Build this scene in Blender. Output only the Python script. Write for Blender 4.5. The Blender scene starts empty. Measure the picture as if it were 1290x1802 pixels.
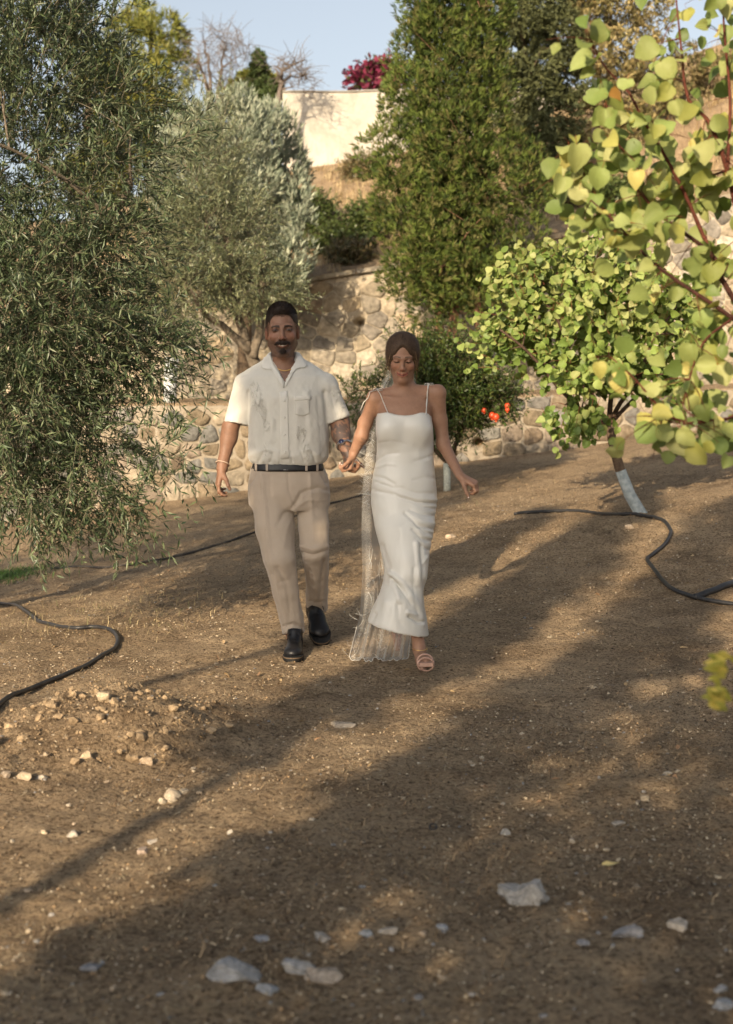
import bpy, math, random
import numpy as np
from mathutils import Vector, Matrix
from mathutils.bvhtree import BVHTree
random.seed(7)
S = bpy.context.scene
COL = S.collection

# ------------------------------------------------------------------ camera
CAM_Z, PITCH, FPX = 1.31, math.radians(4.6), 2503.0
cam_d = bpy.data.cameras.new('camera')
cam = bpy.data.objects.new('camera', cam_d); COL.objects.link(cam)
cam.location = (0, 0, CAM_Z); cam.rotation_euler = (math.radians(90) - PITCH, 0, 0)
cam_d.sensor_fit = 'VERTICAL'; cam_d.sensor_height = 36; cam_d.sensor_width = 36; cam_d.lens = 50
cam_d.clip_end = 600; cam_d.clip_start = 0.05
cam_d.dof.use_dof = True; cam_d.dof.focus_distance = 7.2; cam_d.dof.aperture_fstop = 3.2
S.camera = cam
# ------------------------------------------------------------------ light
SUN_EL = 20.5                      # degrees above the horizon
SHX, SHY = 0.40, 0.917             # direction in which shadows fall on the ground
SUN_AZ = math.atan2(-SHX, -SHY)    # bearing of the sun from +Y, clockwise
w = bpy.data.worlds.new('World'); S.world = w; w.use_nodes = True
nt = w.node_tree; nt.nodes.clear()
sky = nt.nodes.new('ShaderNodeTexSky'); sky.sky_type = 'NISHITA'; sky.sun_disc = False
sky.sun_elevation = math.radians(SUN_EL); sky.sun_rotation = SUN_AZ
sky.air_density = 1.0; sky.dust_density = 3.0; sky.ozone_density = 1.0
bg = nt.nodes.new('ShaderNodeBackground'); bg.inputs[1].default_value = 0.12
wo = nt.nodes.new('ShaderNodeOutputWorld')
hs_ = nt.nodes.new('ShaderNodeHueSaturation'); hs_.inputs['Saturation'].default_value = .5; nt.links.new(sky.outputs[0], hs_.inputs['Color']); nt.links.new(hs_.outputs[0], bg.inputs[0]); nt.links.new(bg.outputs[0], wo.inputs[0])
sl = bpy.data.lights.new('sun', 'SUN'); sl.energy = 5.0; sl.angle = math.radians(0.55); sl.color = (1.0, 0.80, 0.55)
sun = bpy.data.objects.new('sun', sl); COL.objects.link(sun)
el = math.radians(SUN_EL)
ldir = Vector((SHX * math.cos(el), SHY * math.cos(el), -math.sin(el)))
sun.rotation_euler = ldir.to_track_quat('-Z', 'Y').to_euler()
S.view_settings.view_transform = 'Standard'; S.view_settings.look = 'None'
S.view_settings.gamma = 1; S.view_settings.exposure = 0.58
S.view_settings.use_curve_mapping = False
S.cycles.use_denoising = True; S.cycles.max_bounces = 8; S.cycles.transparent_max_bounces = 24
S.cycles.diffuse_bounces = 4; S.cycles.sample_clamp_indirect = 6
S.cycles.use_adaptive_sampling = True; S.cycles.adaptive_threshold = 0.012

# ------------------------------------------------------------------ helpers
CP, SP = math.cos(PITCH), math.sin(PITCH)
def P(px, py, Y):
    "real place seen in the photograph at (px, py), Y metres ahead"
    u = (px - 645) / FPX; v = (901 - py) / FPX
    t = Y / (CP + v * SP)
    return np.array([u * t, Y, CAM_Z + t * (v * CP - SP)])
def to_px(V):
    V = np.asarray(V, float); x, y, z = V[..., 0], V[..., 1], V[..., 2] - CAM_Z
    f = y * CP - z * SP; up = y * SP + z * CP
    return np.stack([645 + FPX * x / f, 901 - FPX * up / f], -1)
def sm(a, b, x):
    t = np.clip((x - a) / (b - a), 0, 1); return t * t * (3 - 2 * t)
def norm(v):
    v = np.asarray(v, float); return v / (np.linalg.norm(v, axis=-1, keepdims=True) + 1e-12)

def _h(ix, iy, iz, seed):
    h = (ix.astype(np.int64) * 374761393 + iy.astype(np.int64) * 668265263 + iz.astype(np.int64) * 2147483647 + seed * 974711) & 0xffffffff
    h = ((h ^ (h >> 13)) * 1274126177) & 0xffffffff
    h = (h ^ (h >> 16)) & 0xffffff
    return h / float(0xffffff)
def vn(p, seed=0):
    "value noise 0..1 at points (N,3)"
    p = np.asarray(p, float); i = np.floor(p).astype(np.int64); f = p - i; f = f * f * (3 - 2 * f)
    r = 0
    for dx in (0, 1):
        for dy in (0, 1):
            for dz in (0, 1):
                wgt = (f[..., 0] if dx else 1 - f[..., 0]) * (f[..., 1] if dy else 1 - f[..., 1]) * (f[..., 2] if dz else 1 - f[..., 2])
                r = r + wgt * _h(i[..., 0] + dx, i[..., 1] + dy, i[..., 2] + dz, seed)
    return r
def fbm(p, oct=4, seed=0):
    r = 0; a = 0.5; p = np.asarray(p, float)
    for k in range(oct):
        r = r + a * (vn(p, seed + k) - .5); p = p * 2.03; a *= .5
    return r

def bez(a, c, b, n=7):
    u = np.linspace(0, 1, n)[:, None]; return (1 - u) ** 2 * a + 2 * u * (1 - u) * c + u * u * b
class MB:
    "collects numpy verts / quads / tris, builds ONE mesh object"
    def __init__(s): s.v = []; s.q = []; s.t = []; s.c = []; s.n = 0; s.qm = []; s.tm = []
    def add(s, v, quads=None, tris=None, col=None, mat=0):
        v = np.asarray(v, float).reshape(-1, 3)
        if quads is not None and len(quads): s.q.append(np.asarray(quads, int) + s.n); s.qm.append(np.full(len(quads), mat))
        if tris is not None and len(tris): s.t.append(np.asarray(tris, int) + s.n); s.tm.append(np.full(len(tris), mat))
        s.v.append(v)
        c = np.ones((len(v), 3)) * 0.5 if col is None else np.broadcast_to(np.asarray(col, float), (len(v), 3))
        s.c.append(c); s.n += len(v)
    def tube(s, pts, rad, sides=6, col=None, cap=True, flat=1.0, up=None):
        pts = np.asarray(pts, float); n = len(pts); rad = np.broadcast_to(np.asarray(rad, float), (n,))
        t = norm(np.gradient(pts, axis=0))
        ref = np.array([0.31, 0.2, 0.93]) if up is None else np.asarray(up, float)
        if up is None and abs(t[0] @ ref) > .92: ref = np.array([1., .1, 0])
        a = norm(np.cross(t, ref)); b = np.cross(a, t)
        ang = np.linspace(0, 2 * np.pi, sides, endpoint=False)
        v = pts[:, None] + rad[:, None, None] * (np.cos(ang)[None, :, None] * a[:, None] + flat * np.sin(ang)[None, :, None] * b[:, None])
        i = np.arange(n - 1)[:, None] * sides; j = np.arange(sides)[None]; k = (j + 1) % sides
        q = np.stack([i + j, i + k, i + sides + k, i + sides + j], -1).reshape(-1, 4)
        tr = []
        if cap:
            for o, rev in ((0, 1), ((n - 1) * sides, 0)):
                for m in range(1, sides - 1):
                    tr.append((o, o + m + 1, o + m) if rev else (o, o + m, o + m + 1))
        s.add(v.reshape(-1, 3), q, tr if tr else None, col)
    def box(s, c, h, rot=None, col=None):
        c = np.asarray(c, float); h = np.asarray(h, float)
        v = np.array([(x, y, z) for x in (-1, 1) for y in (-1, 1) for z in (-1, 1)], float) * h
        if rot is not None: v = v @ np.asarray(rot).T
        s.add(v + c, [(0, 1, 3, 2), (4, 6, 7, 5), (0, 4, 5, 1), (2, 3, 7, 6), (0, 2, 6, 4), (1, 5, 7, 3)], None, col)
    def mesh(s, name, mats, smooth=True, origin=(0, 0, 0)):
        v = np.concatenate(s.v) - np.asarray(origin, float)
        q = np.concatenate(s.q) if s.q else np.zeros((0, 4), int); t = np.concatenate(s.t) if s.t else np.zeros((0, 3), int)
        me = bpy.data.meshes.new(name)
        me.vertices.add(len(v)); me.vertices.foreach_set('co', v.astype(np.float32).ravel())
        nl = len(q) * 4 + len(t) * 3
        me.loops.add(nl); me.loops.foreach_set('vertex_index', np.concatenate([q.ravel(), t.ravel()]).astype(np.int32))
        me.polygons.add(len(q) + len(t))
        st = np.concatenate([np.arange(len(q)) * 4, len(q) * 4 + np.arange(len(t)) * 3]).astype(np.int32)
        me.polygons.foreach_set('loop_start', st)
        if isinstance(mats, (list, tuple)):
            for m in mats: me.materials.append(m)
            me.polygons.foreach_set('material_index', np.concatenate([np.concatenate(x) if x else np.zeros(0, int) for x in (s.qm, s.tm)]).astype(np.int32))
        else: me.materials.append(mats)
        me.update(calc_edges=True)
        at = me.attributes.new('Col', 'FLOAT_COLOR', 'POINT')
        c = np.concatenate(s.c); at.data.foreach_set('color', np.concatenate([c, np.ones((len(c), 1))], 1).astype(np.float32).ravel())
        me.polygons.foreach_set('use_smooth', np.full(len(me.polygons), bool(smooth)))
        return me
    def build(s, name, mats, parent=None, smooth=True, origin=None, **props):
        if origin is None: origin = tuple(parent.matrix_world.translation) if parent is not None else (0, 0, 0)
        me = s.mesh(name, mats, smooth, origin)
        o = bpy.data.objects.new(name, me); COL.objects.link(o)
        if parent is not None: o.parent = parent
        else: o.location = origin
        for k, v in props.items():
            o[k] = v
        return o
def thing(name, label, cat, loc=(0, 0, 0), group=None):
    o = bpy.data.objects.new(name, None); COL.objects.link(o); o.location = tuple(float(a) for a in loc)
    o.empty_display_size = .1
    o['label'] = label; o['category'] = cat
    if group: o['group'] = group
    o.matrix_world = Matrix.Translation(o.location)
    return o

# ------------------------------------------------------------------ materials
def nodes(name):
    m = bpy.data.materials.new(name); m.use_nodes = True
    t = m.node_tree; b = t.nodes['Principled BSDF']; return m, t, b
def N(t, typ, **kw):
    n = t.nodes.new(typ)
    for k, v in kw.items():
        if k in n.inputs.keys(): n.inputs[k].default_value = v
        else: setattr(n, k, v)
    return n
def ramp(t, src, stops):
    r = t.nodes.new('ShaderNodeValToRGB'); e = r.color_ramp.elements
    while len(e) < len(stops): e.new(0.5)
    for i, (p, c) in enumerate(stops): e[i].position = p; e[i].color = (*c, 1) if len(c) == 3 else c
    t.links.new(src, r.inputs[0]); return r.outputs[0]
def mixc(t, fac, a, b, mode='MIX'):
    m = t.nodes.new('ShaderNodeMix'); m.data_type = 'RGBA'; m.blend_type = mode
    for i, x in ((0, fac), (6, a), (7, b)):
        if hasattr(x, 'is_linked'): t.links.new(x, m.inputs[i])
        elif i == 0: m.inputs[0].default_value = x
        else: m.inputs[i].default_value = (*x, 1)
    return m.outputs[2]
def noise(t, scale, detail=4, rough=.6, coord=None, dist=0):
    n = t.nodes.new('ShaderNodeTexNoise'); n.inputs['Scale'].default_value = scale; n.inputs['Detail'].default_value = detail
    n.inputs['Roughness'].default_value = rough; n.inputs['Distortion'].default_value = dist
    if coord is not None: t.links.new(coord, n.inputs['Vector'])
    return n.outputs[0]
def objco(t, scale=None):
    c = t.nodes.new('ShaderNodeTexCoord').outputs['Object']
    if scale:
        m = t.nodes.new('ShaderNodeMapping'); m.inputs['Scale'].default_value = scale; t.links.new(c, m.inputs[0]); c = m.outputs[0]
    return c
def bump(t, b, h, strength=.3, dist=.01):
    n = t.nodes.new('ShaderNodeBump'); n.inputs['Strength'].default_value = strength; n.inputs['Distance'].default_value = dist
    t.links.new(h, n.inputs['Height']); t.links.new(n.outputs[0], b.inputs['Normal']); return n
def simple(name, c1, c2=None, scale=20, rough=.7, bmp=.2, bd=.004, metal=0, spec=.4, coord=None, sheen=0):
    m, t, b = nodes(name); co = objco(t, coord)
    n = noise(t, scale, 5, .6, co)
    t.links.new(ramp(t, n, [(.35, c1), (.65, c2 or c1)]), b.inputs['Base Color'])
    b.inputs['Roughness'].default_value = rough; b.inputs['Metallic'].default_value = metal
    b.inputs['Specular IOR Level'].default_value = spec
    if sheen: b.inputs['Sheen Weight'].default_value = sheen
    if bmp: bump(t, b, noise(t, scale * 3, 5, .7, co), bmp, bd)
    return m
def attr_mat(name, rough=.7, spec=.3, scale=60, bmp=.2, bd=.002, var=.25, sss=0):
    "colour comes from the mesh's own Col attribute, with fine grain over it"
    m, t, b = nodes(name); a = t.nodes.new('ShaderNodeAttribute'); a.attribute_name = 'Col'
    co = objco(t); n = noise(t, scale, 5, .65, co)
    g = ramp(t, n, [(.3, (1 - var,) * 3), (.7, (1 + var * .5,) * 3)])
    t.links.new(mixc(t, 1.0, a.outputs[0], g, 'MULTIPLY'), b.inputs['Base Color'])
    b.inputs['Roughness'].default_value = rough; b.inputs['Specular IOR Level'].default_value = spec
    if sss: b.inputs['Subsurface Weight'].default_value = sss; b.inputs['Subsurface Radius'].default_value = (.012, .005, .003); b.inputs['Subsurface Scale'].default_value = 1.0
    if bmp: bump(t, b, noise(t, scale * 2, 5, .7, co), bmp, bd)
    return m
def leaf_mat(name, trans=.3, rough=.5, spec=.35, back=None):
    "leaf colour from Col; light shines through by trans; back = paler underside"
    m, t, b = nodes(name); a = t.nodes.new('ShaderNodeAttribute'); a.attribute_name = 'Col'; c = a.outputs[0]
    if back:
        geo = t.nodes.new('ShaderNodeNewGeometry'); c = mixc(t, geo.outputs['Backfacing'], c, mixc(t, .7, c, back))
    t.links.new(c, b.inputs['Base Color']); b.inputs['Roughness'].default_value = rough; b.inputs['Specular IOR Level'].default_value = spec
    tr = t.nodes.new('ShaderNodeBsdfTranslucent'); t.links.new(mixc(t, .5, c, (.30, .36, .03), 'MIX') if trans > .25 else c, tr.inputs[0])
    mx = t.nodes.new('ShaderNodeMixShader'); mx.inputs[0].default_value = trans
    out = t.nodes['Material Output']
    t.links.new(b.outputs[0], mx.inputs[1]); t.links.new(tr.outputs[0], mx.inputs[2]); t.links.new(mx.outputs[0], out.inputs[0])
    return m
# ------------------------------------------------------------------ terrain
WALL1_Y, WALL2_Y = 17.0, 20.2
def wtop1(x): return 1.21 + .035 * np.maximum(x + 1, 0)      # top of lower wall
def wtop2(x): return 3.07 + .15 * x + .01 * x * np.abs(x)      # top of upper wall
def low_h(x, y):
    b = .13 * sm(6.3, 11, y); xr = np.clip(x, -6, 9)
    z = b * (xr + .6) + .031 * (np.maximum(y - 7.0, 0) * sm(6.5, 8.5, y)) + .035 * sm(2, 5, x) * sm(12, 17, y)
    z = z - .02 * np.clip(-x - 1.2, 0, 8) * sm(10, 6, y)
    return z
def mound(x, y):
    z = .17 * np.exp(-(((x + 1.0) / .38) ** 2 + ((y - 5.42) / .42) ** 2) ** 1.5)
    z += .08 * np.exp(-(((x + 1.45) / .42) ** 2 + ((y - 4.95) / .38) ** 2) ** 1.4)
    z += .03 * np.exp(-(((x + .62) / .16) ** 2 + ((y - 5.9) / .5) ** 2))
    z -= .035 * np.exp(-(((x + 1.33) / .13) ** 2 + ((y - 6.25) / .25) ** 2))
    z += .05 * np.exp(-(((x - 2.0) / .75) ** 2 + ((y - 10.0) / .6) ** 2))
    z -= .04 * np.exp(-(((x - 2.15) / .5) ** 2 + ((y - 10.9) / .25) ** 2))
    z += .05 * np.exp(-(((x - 1.62) / .4) ** 2 + ((y - 6.2) / .5) ** 2))
    return z
def base_h(x, y):
    x = np.asarray(x, float); y = np.asarray(y, float)
    z = low_h(x, y) + mound(x, y)
    t1 = wtop1(x) + .02
    z = np.where(y > WALL1_Y + .22, t1 + .02 * (y - WALL1_Y), z)
    hill = wtop2(np.clip(x, -7, 9)) - .05 + .305 * np.minimum(y - WALL2_Y, 12.5) + .02 * np.maximum(y - WALL2_Y - 12.5, 0)
    hill = hill + .5 * sm(2, 7, x) * sm(21, 26, y)
    hill = hill - .35 * np.exp(-((y - 23) / 1.0) ** 2) + .3 * np.exp(-((y - 24.6) / .8) ** 2)
    z = np.where(y > WALL2_Y + .3, hill, z)
    far = sm(60, 120, y); z = z * (1 - far) + 7 * far
    return z
def rough_h(x, y):
    p = np.stack([x, y, x * 0], -1)
    n = .055 * fbm(p * .8, 3, 5) + .036 * fbm(p * 3.1, 3, 11) + .032 * fbm(p * 9, 4, 21)
    c = np.maximum(vn(p * 26, 31) - .55, 0)
    mnd = np.clip(mound(x, y) * 14, 0, 1)
    n = n + (.018 + .05 * mnd) * c + .012 * fbm(p * 45, 2, 41) + mnd * .035 * fbm(p * 14, 2, 77)
    n = n * sm(.0, 1.0, y)
    big = .5 * fbm(p * .35, 3, 51) * sm(20.6, 22.5, y) + .25 * fbm(p * 1.7, 3, 61) * sm(20.6, 22, y)
    return n * np.where(y > WALL1_Y - .05, .6, 1) + big
def H(x, y): return base_h(x, y) + rough_h(np.asarray(x, float), np.asarray(y, float))
def Hs(x, y): return float(H(np.array([x]), np.array([y]))[0])
def ray_ground(px, py):
    "where the sight line through a photo pixel meets the ground"
    a = P(px, py, 1.0); d = a - np.array([0, 0, CAM_Z]); Y = np.linspace(2.2, 40, 3000)
    pts = np.array([0, 0, CAM_Z]) + d * Y[:, None]
    below = pts[:, 2] < H(pts[:, 0], pts[:, 1]); k = int(np.argmax(below)); return pts[k]

def axis(spec):
    out = [spec[0][0]]
    for a, b, s0, s1 in spec:
        x = a
        while x < b - 1e-6:
            f = (x - a) / (b - a); x = x + s0 + (s1 - s0) * f; out.append(min(x, b))
    return np.array(sorted(set(np.round(out, 5))))
gx = axis([(-150, -12, 22, 4), (-12, -5, 1.5, .12), (-5, -1.9, .1, .026), (-1.9, 1.9, .022, .022), (1.9, 5, .026, .09), (5, 12, .12, 1.5), (12, 150, 4, 22)])
gy = axis([(-120, -8, 20, 3), (-8, 2.4, 1.6, .1), (2.4, 8, .017, .030), (8, 17.2, .034, .08), (17.2, 17.21, .01, .01), (17.21, 17.23, .02, .02), (17.23, 20.49, .25, .25), (20.49, 20.51, .02, .02), (20.51, 36, .1, .3), (36, 260, 1, 30)])
GX, GY = np.meshgrid(gx, gy, indexing='ij'); GZ = H(GX, GY)
nx, ny = GX.shape
I = np.arange(nx * ny).reshape(nx, ny)
quads = np.stack([I[:-1, :-1], I[1:, :-1], I[1:, 1:], I[:-1, 1:]], -1).reshape(-1, 4)
m, t, b = nodes('dry_soil'); co = objco(t)
big = noise(t, .9, 5, .6, co); mid = noise(t, 5, 6, .7, co, .4); fine = noise(t, 60, 6, .75, co); vf = noise(t, 210, 3, .8, co)
c = ramp(t, mid, [(.30, (.20, .135, .080)), (.52, (.37, .265, .160)), (.72, (.52, .385, .245))])
c = mixc(t, ramp(t, big, [(.35, (0, 0, 0)), (.62, (.75,) * 3)]), c, (.52, .39, .25))
c = mixc(t, ramp(t, noise(t, 2.1, 6, .7, co, .8), [(.34, (.75,) * 3), (.50, (0,) * 3)]), c, (.19, .135, .085))
c = mixc(t, ramp(t, fine, [(.36, (1,) * 3), (.52, (0,) * 3)]), c, (.075, .048, .028))
c = mixc(t, ramp(t, fine, [(.56, (0,) * 3), (.70, (.65,) * 3)]), c, (.56, .42, .25))
c = mixc(t, ramp(t, vf, [(.60, (0,) * 3), (.70, (.6,) * 3)]), c, (.56, .45, .32))
vo = N(t, 'ShaderNodeTexVoronoi', Scale=55.0); t.links.new(co, vo.inputs['Vector'])
c = mixc(t, ramp(t, vo.outputs['Distance'], [(.10, (.4,) * 3), (.22, (0,) * 3)]), c, (.52, .42, .30))
t.links.new(c, b.inputs['Base Color']); b.inputs['Roughness'].default_value = .95; b.inputs['Specular IOR Level'].default_value = .15
ad = N(t, 'ShaderNodeMath', operation='MULTIPLY_ADD'); t.links.new(fine, ad.inputs[0]); ad.inputs[1].default_value = 1.0
t.links.new(mid, ad.inputs[2])
bump(t, b, ad.outputs[0], 1.0, .03)
SOIL = m
mb = MB(); mb.add(np.stack([GX, GY, GZ], -1).reshape(-1, 3), quads)
mb.build('ground', SOIL, kind='structure')

# ------------------------------------------------------------------ loose stones
def rockmesh(rng, n=14, flat=.55, sharp=.25):
    "an angular pebble: a jittered convex-like hull from an icosphere template"
    v = norm(ICO_V + rng.normal(0, .12, ICO_V.shape)) * (1 + rng.uniform(-sharp, sharp, (len(ICO_V), 1)))
    v = v * np.array([1, rng.uniform(.6, .95), flat * rng.uniform(.7, 1.2)]); return v
ph = (1 + 5 ** .5) / 2
ICO_V = norm(np.array([(-1, ph, 0), (1, ph, 0), (-1, -ph, 0), (1, -ph, 0), (0, -1, ph), (0, 1, ph), (0, -1, -ph), (0, 1, -ph), (ph, 0, -1), (ph, 0, 1), (-ph, 0, -1), (-ph, 0, 1)], float))
ICO_F = np.array([(0, 11, 5), (0, 5, 1), (0, 1, 7), (0, 7, 10), (0, 10, 11), (1, 5, 9), (5, 11, 4), (11, 10, 2), (10, 7, 6), (7, 1, 8), (3, 9, 4), (3, 4, 2), (3, 2, 6), (3, 6, 8), (3, 8, 9), (4, 9, 5), (2, 4, 11), (6, 2, 10), (8, 6, 7), (9, 8, 1)])
STONE = attr_mat('stone', rough=.85, spec=.25, scale=70, bmp=.7, bd=.006, var=.45)
def scatter(name, pts, sizes, cols, rng, flat=.6, mat=STONE, smooth=False, **pr):
    n = len(pts); var = np.stack([rockmesh(rng, flat=flat) for _ in range(24)])
    k = rng.integers(0, 24, n); a = rng.uniform(0, 6.283, n); V = var[k]
    ca, sa = np.cos(a)[:, None], np.sin(a)[:, None]
    V = np.stack([V[..., 0] * ca - V[..., 1] * sa, V[..., 0] * sa + V[..., 1] * ca, V[..., 2]], -1) * sizes[:, None, None] + pts[:, None]
    F = (ICO_F[None] + (np.arange(n) * 12)[:, None, None]).reshape(-1, 3)
    mb = MB(); mb.add(V.reshape(-1, 3), None, F, np.repeat(cols, 12, 0)); return mb.build(name, mat, smooth=smooth, **pr)
rng = np.random.default_rng(3)
def in_view(n, y0, y1, power=1.0, pad=1.12):
    y = y0 + (y1 - y0) * rng.uniform(0, 1, n) ** power; x = y * .258 * pad * rng.uniform(-1, 1, n)
    return x, y
def stonecols(n, warm=.5):
    pal = np.array([(.42, .33, .23), (.36, .29, .21), (.47, .40, .31), (.30, .29, .28), (.24, .19, .14), (.50, .41, .29), (.38, .30, .22)])
    return pal[rng.integers(0, len(pal), n)] * rng.uniform(.7, 1.15, (n, 1))
x, y = in_view(13000, 2.5, 13, 1.25)
keep = vn(np.stack([x * 1.6, y * 1.6, x * 0], -1), 90) + rng.uniform(-.35, .35, len(x)) > .42; x, y = x[keep], y[keep]
sz = .0025 + .0045 * rng.uniform(0, 1, len(x)) ** 2.4 + .010 * rng.uniform(0, 1, len(x)) ** 14
scatter('gravel', np.stack([x, y, H(x, y) + sz * .15], -1), sz, stonecols(len(x)), rng, kind='stuff', label='small pale pebbles and grit strewn over the brown soil')
# finer grit: eight-sided grains
x, y = in_view(60000, 2.5, 14, 1.15); keep = vn(np.stack([x * 3.2, y * 3.2, x * 0], -1), 93) + rng.uniform(-.3, .3, len(x)) + .5 * (vn(np.stack([x * .9, y * .9, x * 0], -1), 94) - .5) > .48; x, y = x[keep], y[keep]; n = len(x)
sz = (.0011 + .0036 * rng.uniform(0, 1, n) ** 2.2) * (1 + .05 * y); a = rng.uniform(0, 6.283, n)
O8 = np.array([(1, 0, 0), (0, 1, 0), (-1, 0, 0), (0, -1, 0), (0, 0, .8), (0, 0, -.8)]); F8 = np.array([(0, 1, 4), (1, 2, 4), (2, 3, 4), (3, 0, 4), (1, 0, 5), (2, 1, 5), (3, 2, 5), (0, 3, 5)])
V = O8[None] * (1 + rng.uniform(-.35, .35, (n, 6, 1))); ca, sa = np.cos(a)[:, None], np.sin(a)[:, None]; V = np.stack([V[..., 0] * ca - V[..., 1] * sa, V[..., 0] * sa + V[..., 1] * ca, V[..., 2]], -1) * sz[:, None, None] + np.stack([x, y, H(x, y) + sz * .3], -1)[:, None]
gc = np.array([(.50, .40, .27), (.42, .31, .19), (.30, .21, .13), (.14, .095, .06), (.58, .49, .36), (.09, .06, .04), (.44, .30, .17)])[rng.integers(0, 7, n)] * rng.uniform(.7, 1.15, (n, 1))
mb = MB(); mb.add(V.reshape(-1, 3), None, (F8[None] + (np.arange(n) * 6)[:, None, None]).reshape(-1, 3), np.repeat(gc, 6, 0)); mb.build('grit', STONE, smooth=False, kind='stuff', label='fine mixed grit and soil crumbs covering the ground')
a = rng.uniform(0, 6.283, 1100); r = rng.uniform(0, 1, 1100) ** .6
x = -1.15 + .62 * r * np.cos(a); y = 5.45 + .62 * r * np.sin(a); sz = .005 + .022 * rng.uniform(0, 1, 1100) ** 9
scatter('clods', np.stack([x, y, H(x, y) + sz * .25], -1), sz, np.tile((.37, .27, .165), (1100, 1)) * rng.uniform(.75, 1.2, (1100, 1)), rng, flat=.75, kind='stuff', label='crumbled earth clods on the dug mound at the left')
# dry straw litter
def blades(x, y, L, W, rng, z0, tilt=.15, up=False, bend=.3):
    n = len(x); a = rng.uniform(0, 6.283, n); p0 = np.stack([x, y, z0], -1)
    if up: el_ = rng.uniform(.5, 1.45, n)
    else: el_ = np.abs(rng.normal(0, tilt, n))
    d = np.stack([np.cos(a) * np.cos(el_), np.sin(a) * np.cos(el_), np.sin(el_)], -1)
    s = np.stack([-np.sin(a), np.cos(a), np.zeros(n)], -1)
    mid = p0 + d * (L * .5)[:, None]; cr = rng.normal(0, bend, n)
    end = p0 + d * L[:, None] * .97 + s * (cr * L)[:, None] + (np.array([0, 0, -1.]) * (L * .25)[:, None] if up else 0)
    V = np.stack([p0 - s * W[:, None], p0 + s * W[:, None], mid + s * W[:, None] * .8, mid - s * W[:, None] * .8, end], 1)
    o = (np.arange(n) * 5)[:, None]
    return V.reshape(-1, 3), (o + [[0, 1, 2, 3]]), (o + [[3, 2, 4]])
STRAW = leaf_mat('straw', trans=.15, rough=.7)
x, y = in_view(70000, 2.5, 15, 1.2)
keep = vn(np.stack([x * 1.2, y * 1.2, x * 0 + 4], -1), 91) + rng.uniform(-.4, .4, len(x)) > .45; x, y = x[keep], y[keep]; n = len(x)
mb = MB(); V, q, tr = blades(x, y, rng.uniform(.008, .045, n), rng.uniform(.0005, .0014, n), rng, H(x, y) + .003)
sc = np.repeat(np.array([(.46, .34, .19), (.36, .25, .14), (.22, .15, .09), (.52, .42, .26)])[rng.integers(0, 4, n)], 5, 0)
mb.add(V, q, tr, sc); mb.build('straw_litter', STRAW, kind='stuff', label='dry straw and stalk fragments lying on the soil')

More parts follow.
